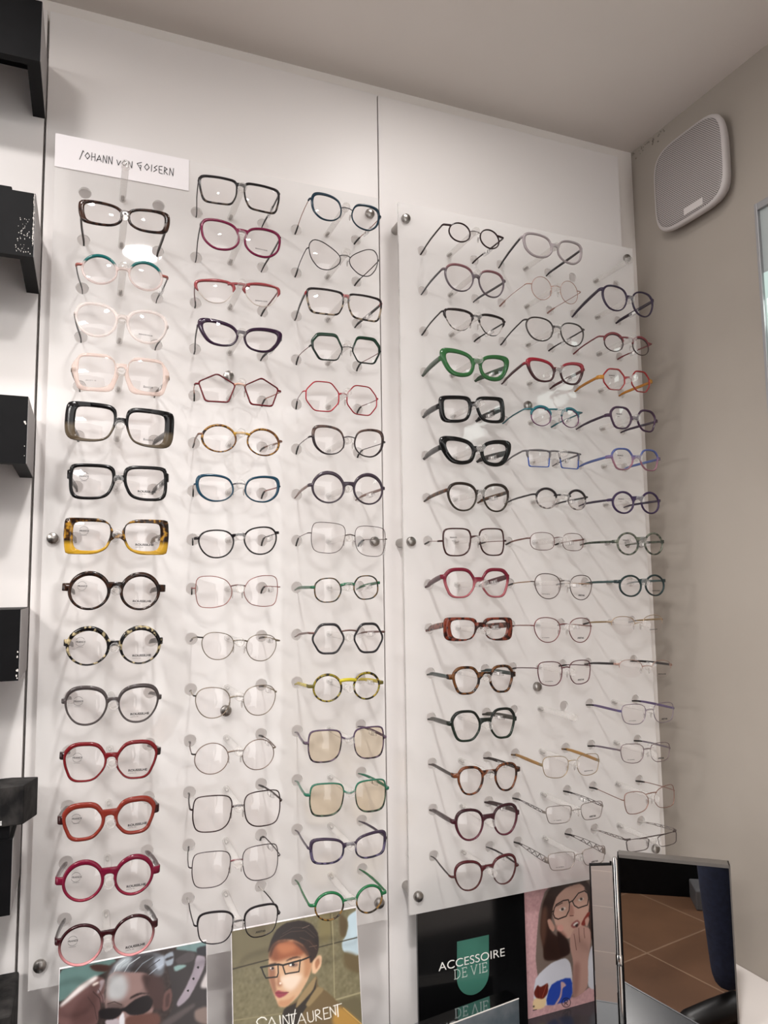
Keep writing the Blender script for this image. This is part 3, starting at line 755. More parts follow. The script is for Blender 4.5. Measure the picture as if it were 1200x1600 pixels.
SPEC = '''A1 1|almond|A|T38,25,22/74,48,38|T38,25,22/66,42,34|3,6,3.2,2.6|zb=.35 ze=.45 bh=5 th=6|dark brown tortoise rectangular glasses, first pair below the white name sign
A1 2|round|A|P30,120,118>K232,216,212,.35@9,1.5|P58,56,60|2.2,2.6,3.4,2.2|zb=.25 ze=.3 bh=3 th=3.2 tag=1 lug=P190,110,100 hing=1|clear pink round glasses with teal brows and salmon hinges, left column
A1 3|panto|A|K238,228,224,.35|P38,32,34|3,3,3,2.6|zb=.4 ze=.35 bh=5 th=4 hing=1 print=tiny lug=K225,215,210,.5|pale colourless clear glasses with black temples in the left column
A1 4|square|A|K226,206,197,.38|T60,50,46/130,110,100|4,7,3.5,4|zb=.5 ze=.1 bh=5 th=5 tag=1 outer=hexwide print=bocc lug=T70,55,40/180,140,90|see-through peach square glasses with wide wings and dark temples
A1 5|square|A|P16,14,16>P104,90,72@-3,3|P30,26,26|3,10,5,3|zb=.3 ze=.1 bh=6 th=8 outer=square print=bocc|oversized square glasses, glossy black above and olive brown below
A1 6|square|A|P14,13,15|P22,20,22|3.4,3.4,3.6,3|zb=.3 ze=.5 bh=6 th=7 tag=1 lugh=12 print=rou|plain black rounded square glasses above the yellow tortoise pair
A1 7|square|A|T40,27,19/80,50,26/204,150,50>P226,176,52@-8,3|T60,40,26/150,110,50|3,9,4,4|zb=.0 ze=.1 bh=6 th=8 outer=boxy print=rou tag=1|yellow and brown tortoise square glasses with a plain yellow lower half
A1 8|round|A|T28,19,17/60,36,25|T36,26,22/80,60,44|3.4,3.4,5,2.4|zb=.42 ze=.28 bh=7 th=7 lugh=10 print=rou|round dark tortoise glasses with thick rims, directly under the yellow pair
A1 9|round|A|T14,12,14/16,14,15/226,206,160|P30,28,28|3.2,3.2,5,1.8|zb=.2 ze=.3 bh=6 th=7 lugh=9 print=rou|round black glasses flecked with small gold spots in the left column
A1 10|panto|A|P84,76,76|P60,54,54|2.4,2.4,4.2,2|zb=.35 ze=.35 bh=4.5 th=5 lugh=6 print=rou|taupe grey rounded glasses with thin lower rims, left column
A1 11|hexround|A|P132,30,36|P44,30,32|2.4,3,4,2|zb=.4 ze=.45 bh=5 th=6 lugh=9 lug=P48,26,28 print=rou|deep red angular glasses with dark endpieces above the brick orange pair
A1 12|hexround|A|P150,55,42|P70,40,38|3.6,4,5.5,3.4|zb=.5 ze=.3 bh=7 th=7 lugh=10 lug=P60,26,26 print=rou|brick orange acetate glasses with thick rims in the left column
A1 13|round|A|P132,24,56>P150,34,60@-14,6|P84,60,64|3.2,3.2,5,2.6|zb=.5 ze=.15 bh=7 th=7 lugh=9 tag=1 print=rou|magenta round glasses with thick rims, second pair from bottom, left column
A1 14|round|A|P58,18,24>K206,140,142,.8@-6,13|P70,62,62|2.6,2.6,3,2.2|zb=.45 ze=.35 bh=5 th=6 lugh=8 tag=1 print=rou|wine red round glasses fading to clear pink at the bottom, lowest left pair
A2 0|rectsoft|A|P40,36,38>T40,34,32/120,104,92@-6,4|P36,30,32|2,2.4,2.6,2|zb=.72 ze=.8 bh=3.5 th=3.5 tag=1|thin dark grey rectangular glasses, top pair of the second column
A2 1|catround|A|P142,34,78|P44,26,34|2.4,2.8,3,2.4|zb=.55 ze=.75 bh=4 th=3.6 lug=P44,26,34 print=tiny|magenta softly cat eye glasses with dark temples, second column
A2 2|browoval|B|P176,78,82|M120,70,72|1,1,1,1|zb=.8 ze=.8 brow=4 bm=K225,215,205,.7 th=2 bh=4 print=tiny|half rim glasses with a salmon red brow bar over clear lower rims
A2 3|cat|A|P56,32,58|P40,30,40|2.6,6,4.5,2.4|zb=.4 ze=.6 bh=4 th=4.5 tag=1|dark plum cat eye glasses with thick upswept corners, second column
A2 4|pentagon|C|P122,22,34|M200,130,100|1.8,1.8,1.8,1.8|zb=.35 ze=.25 br=M226,170,140 brr=1.6 th=1.6 pads=1|dark red five sided glasses with a copper bridge
A3 0|catround|C|P38,66,84|M180,130,110|1.6,3,3.2,1.8|zb=.25 ze=.55 br=M90,90,96 brr=.8 th=1.4 tag=1 pads=1 outer=catround|dark petrol blue cat eye glasses at the top of the third column
A3 1|butterfly|W|M60,56,58|M50,44,46|.9|zb=.1 ze=.4 brr=.8 th=1.6 pads=1 lugd=4|black wire butterfly shaped glasses at the top of the third column
A3 2|rectsoft|A|P44,36,38>T40,34,32/196,176,150@3,2|P46,40,42|1.8,2.2,2.4,2|zb=.7 ze=.7 bh=4 th=4.5 tag=1 lug=P190,36,44 brc=P190,36,44|rectangular tortoise glasses with bright red bridge and corners
A3 3|hexflat|C|P30,62,46>P26,40,34@6,3|M120,70,66|1.6,3,4,1.6|zb=.1 ze=.15 br=M90,84,84 brr=.8 th=1.3 pads=1|dark green six sided glasses with thick tops and wire temples
A3 4|oct|W|M186,40,56|M150,110,110|1.1|zb=.25 ze=.3 brr=1.3 th=1.3 pads=1 br=M180,36,50|thin bright red eight sided metal glasses
A2 5|round|C|T110,66,34/206,150,64/40,26,20|M150,110,92|2,2.6,2.6,1.6|zb=.5 ze=.3 br=P222,172,70 brr=1.8 th=2.4 tag=1 lug=M150,110,92|amber and brown tortoise oval glasses with yellow bridge, second column
A2 6|catround|C|P30,74,98|M170,110,100|1.8,3.6,2.8,1.8|zb=.35 ze=.35 br=M70,64,70 brr=.9 th=1.8 pads=1|petrol blue oval glasses with broad outer rims, middle of second column
A2 7|panto|A|P30,26,30|M60,56,58|1.7,1.7,1.7,1.7|zb=.55 ze=.55 bh=3 th=1.6 lugh=4 tag=1|slim black rounded glasses with keyhole bridge, middle of second column
A2 8|butterfly2|W|M168,112,104|M150,84,84|.7|zb=.35 ze=.25 brr=.9 th=1.3 pads=1 br=M120,92,88 tag=1|fine rose wire glasses with flared square lenses below the slim black pair
A3 5|catround|C|T60,44,42/108,84,76>P48,36,40@7,2|M70,56,58|1.6,3.4,3,1.6|zb=.3 ze=.25 br=M80,72,74 brr=.8 th=1.3 pads=1|dark plum glasses with tortoise upper corners and thin wire bridge
A3 6|round|A|P72,60,72|M150,120,110|2.6,2.6,4.4,2|zb=.35 ze=.2 bh=5 th=4 lugh=5 tag=1|round smoky purple acetate glasses with thick tops, third column
A3 7|squarew|W|M96,84,82|M110,92,88|.6|zb=.25 ze=.25 brr=.8 th=1.1 tag=2 pads=1|large square black wire glasses in front of a steel bolt
A3 8|octo2|C|T34,44,38/112,84,48|P52,116,84|1.5,1.5,1.5,1.5|zb=.35 ze=.35 br=P60,124,92 brr=2 th=4.4 tag=1 lug=P52,116,84|small tortoise round glasses with green bridge and temples
A3 9|hexv|A|P50,48,52|M128,96,90|2,2,3,2.4|zb=.55 ze=.45 br=M128,96,90 brr=1.1 th=3 tag=1 lug=M128,96,90|black six sided glasses with brown metal bridge and temples
A2 9|panto|W|M134,122,104|M150,134,104|.7|zb=.45 ze=.6 brr=1 th=2 lugd=6 pads=1 tag=1 lugl=M50,46,42|fine gold round wire glasses directly below the rose wire pair, second column
A2 10|panto|W|M150,136,118|M150,134,100|.75|zb=.3 ze=.5 brr=1 th=2 lugd=6 tag=1 lugl=M60,54,48|fine gold round glasses in front of a steel bolt, second column
A2 11|round|W|M144,124,112|M120,96,88|.75|zb=.35 ze=.35 brr=1 th=2 lugd=5 tag=1 lugl=M54,46,44|fine bronze round glasses just above the dark square pair
A3 10|round|C|T40,36,22/190,160,50/120,128,50|P228,206,60|2.2,2.2,3,2|zb=.55 ze=.2 br=P232,214,54 brr=2.4 th=5 tag=1 lug=P120,110,50|round yellow tortoise glasses with lemon yellow bridge and temples
A3 11|squarew|A|P92,70,98>T44,36,44/120,100,120@10,2|P88,66,94|1.3,1.5,1.7,1.7|zb=.55 ze=.25 br=P96,78,104 brr=1.3 th=4 tag=1 tint=1 arch=-3|purple rimmed square glasses with cream tinted lenses
A3 12|squarew|A|P44,124,98>T36,46,40/90,110,90@9,2|P44,124,98|1.3,1.5,1.7,1.9|zb=.5 ze=.35 br=P60,140,116 brr=1.3 th=4 tag=1 tint=1 arch=-3 lug=P44,124,98|green rimmed square glasses with cream tinted lenses
A2 12|squarew|W|M62,46,46|M58,46,46|1|zb=.3 ze=.3 brr=1.3 th=2.4 pads=1 tag=1|large square dark brown metal glasses, third from bottom, second column
A2 13|squarew|W|M84,74,76|M70,62,64|.75|zb=.35 ze=.2 brr=1 th=1.6 pads=1 tag=1 br=M140,84,90|large thin square metal glasses with reddish bridge, second column, second from bottom
A2 14|square2|W|M46,42,46|M64,58,60|.9|zb=.25 ze=.25 brr=1.2 th=2 pads=1 print=ari brow=2|black metal glasses with white temple tips overlapping the woman's poster
A3 13|almond|A|P70,56,78>T40,36,60/110,100,130@4,2|P70,58,76|2,3.4,3.2,2|zb=.4 ze=.4 bh=4 th=3.6|purple and navy tortoise oval glasses, second from bottom, third column
A3 14|round|C|T44,36,26/150,110,50|P44,120,72|1.8,1.8,1.8,1.8|zb=.3 ze=.25 br=P40,124,76 brr=1.8 th=4 lug=P40,124,76 brow=3 bmat=P40,124,76|round tortoise glasses with green browline, lowest pair of third column
B1 0|round|C|P58,36,38|P56,34,34|1.7,1.7,1.7,1.7|zb=.3 ze=.65 br=M90,80,80 brr=.8 th=2.6 tag=1 lug=P60,32,34 pads=1|small oval dark burgundy glasses at the top of the right board
B1 1|panto|A|P158,108,114>P120,108,116@14,3|P84,82,86|2,2.4,3,1.8|zb=.35 ze=.6 bh=5 th=4|mauve grey round glasses with pinkish brows, right board
B1 2|browoval|B|P44,34,34|P40,32,32|1.2,1.2,1.2,1.2|zb=.6 ze=.8 brow=3.6 bm=T40,34,34/210,200,190 th=2.4 bh=3 tag=1 pads=1|black browline glasses with speckled lower rims, right board
B1 3|cat|A|P58,116,66|P60,84,62|4.5,8,6,5.5|zb=.35 ze=.4 bh=8 th=9 tag=1|bold green translucent cat eye glasses
B1 4|square|A|P16,15,17|P34,32,33|4.5,6.5,5,4|zb=.5 ze=.35 bh=7 th=9 tag=1 outer=square|thick black square glasses on the right board
B1 5|cat|A|P16,16,17|P58,54,54|5,9,6,5|zb=.25 ze=.3 bh=8 th=9 tag=1|thick black cat eye glasses with heavy pointed corners
B1 6|panto|A|P52,42,36>P66,58,48@0,6|T60,42,30/110,72,40|2.4,3,3.6,2.2|zb=.45 ze=.55 bh=5 th=6 tag=1 lug=T120,64,30/60,36,24|dark olive brown glasses with amber tortoise hinge corner
B1 7|squarew|A|P70,34,34|M150,110,104|1.8,1.8,1.8,1.8|zb=.4 ze=.1 bh=2.6 th=1.2 lugh=3 print=stamp pads=1|slim burgundy square glasses with wire temples, right board
B1 8|hexround|A|P134,34,56>P190,104,112@4,4|P96,52,60|3,4,4.5,2.4|zb=.3 ze=.55 bh=7 th=8 tag=1 outer=hexround|crimson angular glasses fading to pink below
B1 9|square2|A|T54,24,20/140,62,44|T70,40,34/150,90,76|3,9,3.4,2.6|zb=.45 ze=.45 bh=7 th=9 tag=1 outer=square|red brown tortoise square glasses with wide side panels
B1 10|hexround|A|T36,26,22/120,74,36|P64,78,76|3.2,3.6,3.4,2.6|zb=.45 ze=.35 bh=7 th=6 tag=1 lugh=8|brown tortoise glasses with grey green temples, right board
B1 11|hexround|A|P28,34,30>P34,48,38@4,8|P72,70,64|2.8,3.6,3.2,2.6|zb=.35 ze=.25 bh=6 th=7 tag=1|dark green black rounded glasses with olive side, right board
B1 12|crown|A|T50,30,24/132,74,44|P70,60,56|2.8,2.8,3.2,2.2|zb=.6 ze=.5 bh=5 th=5 tag=1 lugh=7|amber brown tortoise round glasses with flat topped rims, right board
B1 13|panto|A|P62,28,36>P100,40,56@0,14|P78,62,62|2.6,3.4,3.4,2.2|zb=.45 ze=.35 bh=6 th=7 tag=1|dark wine round acetate glasses, second from bottom, fourth column
B1 14|panto|A|P90,34,40>P84,40,40@6,4|P60,48,50|2,2.4,3.4,1.5|zb=.5 ze=.1 bh=5 th=3 tag=1 lugh=3|wine red glasses with slim temples, lowest pair of fourth column
B2 0|catround|A|K158,148,150,.9|P52,46,50|2.6,3.6,3,2.8|zb=.25 ze=.7 bh=5 th=4.5|smoky grey cat eye glasses at the top right
B2 1|round|W|M196,150,134|M190,146,134|.6|zb=.25 ze=.3 brr=.8 th=1.1 pads=1|tiny round rose gold wire glasses on the right board
B2 2|panto|A|P80,74,72|P66,58,60|1.6,1.8,1.9,1.8|zb=.4 ze=.75 bh=3 th=2.4 tag=1 pads=1|slim dark olive grey glasses between the rose gold wire and red cornered pairs
B2 3|cat|A|P176,44,60>P74,40,44@9,5|P84,42,46|3,5.5,4.5,2.6|zb=.25 ze=.7 bh=6 th=5 tag=1|brown cat eye glasses with bright red upper corners
B3 1|panto|A|P66,54,78|P58,48,64|2.2,3,2.4,2|zb=.3 ze=.65 bh=5 th=6 tag=1|dark violet round glasses below the empty peg
B3 2|round|B|P150,72,78|P140,66,70|1.5,1.5,1.5,1.5|zb=.65 ze=.7 brow=3 bm=P74,60,60 th=2.4 bh=3 tag=1 pads=1 barlift=2|small round dark glasses with a raspberry brow bar
B3 3|oct|A|P184,52,56|P222,146,52|1.6,1.8,2.2,1.6|zb=.25 ze=.2 bh=3 th=5 lug=P228,156,60 lugh=7 print=stamp|red eight sided glasses with orange temples
B2 4|round|B|P52,128,140|P60,120,132|1.4,1.4,1.4,1.4|zb=.75 ze=.9 brow=3 bm=P118,62,108 th=2.4 bh=3 tag=1 pads=1 barlift=2|purple round glasses with a turquoise brow bar
B2 5|rectsharp|B|P128,124,126|P112,108,110|1.6,1.6,1.6,1.6|zb=.95 ze=1.0 brow=3 bm=P58,98,192 th=3 bh=3 tag=1 pads=1|bright blue rectangular glasses with a grey brow bar
B2 6|round|B|P48,42,46|P56,50,54|2.4,2.4,2.4,2.4|zb=.35 ze=.45 brow=3.4 bm=T206,196,190/120,112,112 th=3 bh=2.6 tag=1|round crystal glasses with a dark brown upper half
B2 7|ovalrect|W|M128,96,92|M150,110,100|.7|zb=.4 ze=.35 brr=.8 th=2.6 pads=1 tag=1 lugd=4|small oval brown wire glasses in the fifth column
B3 4|hexround|A|P76,50,76|P62,46,66|2.6,2.8,3,2.4|zb=.1 ze=.2 bh=5 th=4.4 lugh=6 print=stamp|dark aubergine many sided glasses below the orange and red pair
B3 5|hexround|A|P96,112,176>P176,124,140@3,7|P98,116,178|2.2,2.4,2.6,2|zb=.25 ze=.25 bh=5 th=4.4 lugh=6 print=stamp|periwinkle blue round glasses with pinkish lower rims
B3 6|round|A|P66,48,86|P60,50,72|2.6,2.8,3,2.4|zb=.45 ze=.3 bh=6 th=4 lugh=5 print=stamp|deep purple round glasses directly below the periwinkle blue pair
B3 7|round|A|T66,74,66/128,132,116|T54,64,54/90,100,84|2.4,2.4,2.6,2.2|zb=.5 ze=.25 bh=5 th=4 lugh=6 tag=1 print=stamp|mottled green grey round glasses in the far right column
B2 8|panto|W|M110,96,92|M196,164,134|.9|zb=.45 ze=.35 brr=1 th=2 pads=1 print=ari2 lugd=3 tag=1|dark topped thin metal glasses left of the dark green round keyhole pair
B2 9|panto|W|M140,84,84|M170,130,120|.9|zb=.45 ze=.35 brr=1 th=2 pads=1 print=ari2 lugd=3 tag=2|wine topped thin metal glasses left of the pale gold half rim pair
B2 10|square2|W|M112,64,72|M96,60,66|.95|zb=.45 ze=.5 brr=1 th=1.6 pads=1 print=ari2|burgundy thin metal glasses above a steel bolt, fifth column
B3 8|round|A|P40,60,62|P66,92,92|2.2,2.4,2.6,2.2|zb=.5 ze=.5 bh=6 th=4 lugh=6 tag=2 print=tiny|dark green round keyhole glasses in the far right column
B3 9|panto|H|M206,180,150|M176,150,110|.8|zb=.2 ze=.5 brr=.9 th=3 pads=1 print=tiny|pale gold half rim glasses below the dark green round pair
B3 10|panto|H|M196,160,146|P50,44,46|.7|zb=.3 ze=.5 brr=.8 th=4 pads=1 print=tiny tag=1|pale rose half rim glasses with dark temples
B3 11|square2|W|M160,146,160|M126,110,150|.8|zb=.35 ze=.35 brr=1 th=4 pads=1 print=ari2 lug=M120,110,160|silver square glasses with broad lilac temples
B2 12|square2|W|M184,162,128|M206,160,100|.7|zb=.5 ze=.25 brr=.9 th=5 pads=1 print=tiny|thin gold glasses with broad golden temples, fifth column
B2 13|rectsoft|W|M160,150,144|M140,134,134|.8|zb=.35 ze=.35 brr=1 th=4 pads=1 print=ari2 tag=2 lace=1|silver rectangular glasses with split temples and a white price tag
B2 14|rectsoft|W|M170,158,150|M130,120,118|.8|zb=.5 ze=.2 brr=1 th=9 pads=1 print=ari2 lace=1|silver glasses with wide ornate openwork temples, lowest of fifth column
B3 12|square2|W|M150,132,136|M140,128,142|.8|zb=.4 ze=.35 brr=1 th=3 pads=1 print=ari2 tag=1|grey violet metal glasses, third from bottom, far right column
B3 13|butterfly2|W|M170,130,116|M160,120,108|.8|zb=.6 ze=.35 brr=.9 th=1.4 pads=1|coppery thin metal glasses, second from bottom, far right column
B3 14|rectsharp2|W|M110,98,96|M170,160,156|.9|zb=1.0 ze=1.1 brr=1 th=3 pads=1 lace=1|narrow metal glasses with jewelled temples just above the mirror'''
geo = {}
for l in GEO.strip().split('\n'):
    t = l.split(); geo[(t[0], int(t[1]))] = tuple(float(v) for v in t[2:])
GROUPS = dict(A1='glasses in the first column', A2='glasses in the second column', A3='glasses in the third column',
              B1='glasses in the fourth column', B2='glasses in the fifth column', B3='glasses in the sixth column')
for l in SPEC.strip().split('\n'):
    cr, shape, kind, fm, tm, tk, op, label = l.split('|')
    c, r = cr.split(); r = int(r)
    opt = dict(x.split('=') for x in op.split())
    make_glasses(c, r, geo[(c, r)], shape, kind, fm, tm, [float(v) for v in tk.split(',')], opt, label, GROUPS[c])

# ---------------------------------------------------------------- black wall plinths on the left
YB = .0448; YF = -.081; XP = .0158
def plinth(z, label):
    t = empty('wall_plinth', (-.12, YB, z), label, 'wall shelf', 'black box shelves at the left edge')
    X0 = -.30; h = .0845; wl = .016
    mb = MB()
    def bx(x0, x1, y0, y1, z0, z1, k=0): mb.box(x0+.12, x1+.12, y0-YB, y1-YB, z0, z1, mi=k)
    bx(X0, XP, YF, YB, .0700, h)                    # top
    bx(X0, XP, YF, YF+.012, 0, .0700)               # front
    bx(XP-wl, XP, YF+.012, YB, 0, .0700)            # right side
    bx(X0, X0+wl, YF+.012, YB, 0, .0700)            # left side
    o = mb.build('shell', BLACK, t, smooth=False)
    sd = MB().box(XP+.12, XP+.1206, YF-YB+.0006, -.0004, .0006, h-.0006).build('side_panel', GREYSIDE, t, smooth=False)
    return t
P1 = plinth(2.1330, 'black box shelf cut by the top left corner of the picture')
P2 = plinth(1.8680, 'black box shelf with scuffed white edge, second from the top at left')
P3 = plinth(1.6035, 'black box shelf with two small chips on its edge, third from the top at left')
P4 = plinth(1.3415, 'black box shelf with scuffs low on its right edge, just above the slate block')
P5 = plinth(1.0745, 'black box shelf directly under the slate block')
P6 = plinth(.8120, 'black box shelf lowest of all at the bottom left corner')
SC = noisy('scuffed bare edge', (215, 210, 205), (60, 58, 60), 90, rough=.8, lo=.48, hi=.58)
def scuffs(par, pts, name='scuff'):
    mb = MB()
    for x, z, r in pts:
        n = 7; mb.add([(x + r*random.uniform(.5, 1)*math.cos(2*math.pi*k/n), YF-YB-.0004, z + r*1.6*random.uniform(.5, 1)*math.sin(2*math.pi*k/n)) for k in range(n)] + [(x + r*.5*math.cos(2*math.pi*k/n), YF-YB+.0003, z + r*.5*math.sin(2*math.pi*k/n)) for k in range(n)],
                      [tuple(range(n))] + [(k, (k+1) % n, n+(k+1) % n, n+k) for k in range(n)])
    mb.build(name, pbr('bare chipped edge', (205, 200, 196), rough=.9), par, smooth=False)
scuffs(P2, [(.1350-random.uniform(0, .0005), .0838-.0017*k, random.uniform(.0005, .0012)) for k in range(40)] + [(.1352 - abs(random.gauss(.010, .005)), random.uniform(.002, .05), random.uniform(.0002, .0007)) for k in range(60)])
scuffs(P3, [(.1330, .052, .0016), (.1340, .050, .0010), (.1336, .022, .0007), (.1338, .010, .0005)])
scuffs(P4, [(.1342, .034, .0011), (.1340, .028, .0012), (.1344, .012, .0016), (.1338, .006, .0012), (.1346, .003, .0009)])
t = empty('display_box', (-.045, -.02, 1.868+.0848), 'small black block resting on the second shelf from the top at left', 'box')
MB().box(-.06, .0317, -.04, .04, 0, .0148).build('block', BLACK, t, smooth=False, bevel=.001)
# slate block with chamfered corner
t = empty('slate_block', (-.05, -.03, 1.0745+.0848), 'dark slate textured block with white lettering, on a black shelf at the left edge', 'block')
mb = MB(); zb_, zt_ = .0145, .0600
fp = [(-.20, -.055), (.0760, -.049), (.0895, -.014), (.0600, -.004), (-.20, -.008)]
mb.add([(x, y, zb_) for x, y in fp] + [(x, y, zt_) for x, y in fp], [(4,3,2,1,0), (5,6,7,8,9)] + [(k, (k+1) % 5, 5+(k+1) % 5, 5+k) for k in range(5)])
mb.build('slab', STONE, t, smooth=False, bevel=.0012)
MB().box(-.18, .062, -.045, .045, 0, .0145).build('foot', BLACK, t, smooth=False)
me = text_mesh('lettering', 'FRANCE', .0062, pbr('white print', (225, 225, 225), rough=.5), bold=.03, align='RIGHT')
ob = bpy.data.objects.new('lettering', me); COL.objects.link(ob); ob.parent = t; ob.location = (.0538, -.0500, .0172); ob.rotation_euler = (0, 0, .0217)
t = empty('display_box', (-.045, -.02, .8120+.0848), 'dark grey box standing on the lowest black shelf at bottom left', 'box')
MB().box(-.12, .0660, -.055, .05, 0, .066).build('box', STONE, t, smooth=False, bevel=.003)

# ---------------------------------------------------------------- wall speaker
t = empty('wall_speaker', (XR, -.1050, 2.189), 'white rounded square loudspeaker with mesh grille mounted high on the right wall', 'speaker')
def rsq(hw_, hh_, e, n=48):
    return [(hw_*abs(math.cos(a))**(2/e)*(1 if math.cos(a) >= 0 else -1), hh_*abs(math.sin(a))**(2/e)*(1 if math.sin(a) >= 0 else -1)) for a in [2*math.pi*k/n for k in range(n)]]
mb = MB()
prof = [(.86, 0), (.93, -.008), (.985, -.016), (1.0, -.021), (.99, -.025), (.965, -.027)]
mb.rings([[(x, a*s, b*s) for a, b in rsq(.0855, .0855, 4.2)] for s, x in prof])
mb.build('case', pbr('speaker plastic', (188, 182, 180), rough=.45), t, angle=.8)
gm, nt, out = node_mat('perforated grille')
b = nt.nodes.new('ShaderNodeBsdfPrincipled'); b.inputs['Roughness'].default_value = .5
tc = nt.nodes.new('ShaderNodeTexCoord'); mp = nt.nodes.new('ShaderNodeMapping'); mp.inputs['Scale'].default_value = (0, 330, 330); mp.inputs['Rotation'].default_value = (.785, 0, 0)
vo = nt.nodes.new('ShaderNodeTexVoronoi'); vo.inputs['Randomness'].default_value = 0; vo.inputs['Scale'].default_value = 1
cr = nt.nodes.new('ShaderNodeValToRGB'); cr.color_ramp.elements[0].position = .34; cr.color_ramp.elements[0].color = (*lin((76, 70, 68)), 1)
cr.color_ramp.elements[1].position = .42; cr.color_ramp.elements[1].color = (*lin((182, 176, 174)), 1)
nt.links.new(tc.outputs['Object'], mp.inputs[0]); nt.links.new(mp.outputs[0], vo.inputs['Vector']); nt.links.new(vo.outputs['Distance'], cr.inputs[0])
nt.links.new(cr.outputs[0], b.inputs['Base Color']); nt.links.new(b.outputs[0], out.inputs[0])
mb = MB(); mb.rings([[(x, a*s, b_*s) for a, b_ in rsq(.0795, .0795, 4.2)] for s, x in [(1.0, -.0262), (.992, -.0278), (.93, -.0286), (.5, -.0296), (.02, -.0300)]])
mb.build('grille', gm, t)
MB().box(-.0298, -.0275, -.034, .010, -.0745, -.0615).build('badge', pbr('badge', (204, 198, 196), rough=.4), t, smooth=False, bevel=.001)

# ---------------------------------------------------------------- lit boxes on the right wall
for y0, y1, lab in ((-.41, -.2395, 'grey framed light box with pale greenish glow on the right wall below the speaker'), (-.80, -.63, 'grey framed light box on the right wall outside the picture')):
    t = empty('light_box', (XR, (y0+y1)/2, 1.60), lab, 'light box', 'light boxes on the right wall')
    hy = (y1-y0)/2; H_ = .463
    fmb = MB()
    fmb.box(-.026, 0, -hy, -hy+.006, 0, H_); fmb.box(-.026, 0, hy-.006, hy, 0, H_); fmb.box(-.026, 0, -hy+.006, hy-.006, H_-.012, H_); fmb.box(-.026, 0, -hy+.006, hy-.006, 0, .008)
    fmb.build('case', pbr('grey aluminium', (150, 150, 152), rough=.4, metal=.3), t, smooth=False, bevel=.001)
    MB().box(-.020, -.002, -hy+.006, hy-.006, .345, H_-.012).build('glass_panel', pbr('pale glass', (168, 176, 176), rough=.2), t, smooth=False)
    MB().box(-.0205, -.002, -hy+.006, hy-.006, .008, .345).build('lit_panel', emit('light box glow', (206, 226, 218), .62), t, smooth=False)
    MB().box(-.0215, -.0206, -hy+.010, hy-.010, .255, .300).build('lit_strip', emit('light box strip', (226, 238, 232), 5.0), t, smooth=False)
    MB().lathe((-.0205, hy-.012, .190), (-1, 0, 0), [(.004, 0), (.004, .003), (.002, .005), (0, .0055)], n=14).build('knob', BLACK, t)

# ---------------------------------------------------------------- counters
t = empty('counter', (.1, -.14, 0), 'dark grey glossy counter top running under the two boards', 'counter')
mb = MB().box(-1.6, .868, -.19, .1849-.0002, .712, .735); mb.build('counter_top', DARKTOP, t, smooth=False, bevel=.002)
MB().box(-1.6, .868, -.1935, -.1902, .712, .7345).build('edge_strip', pbr('counter edge', (84, 86, 90), rough=.3), t, smooth=False)
MB().box(-1.58, .868, -.15, .1845, 0, .712).build('cabinet', pbr('counter front', (206, 202, 200), rough=.5), t, smooth=False)
t = empty('ledge', (1.046, -.4, 0), 'white ledge along the right wall, right of the table mirror', 'ledge')
MB().box(-.068, .0688, -.75, .4448, .785, .81).build('ledge_top', WHITE, t, smooth=False, bevel=.002)
MB().box(-.064, .0688, -.746, .4448, 0, .785).build('cabinet', WHITE, t, smooth=False)

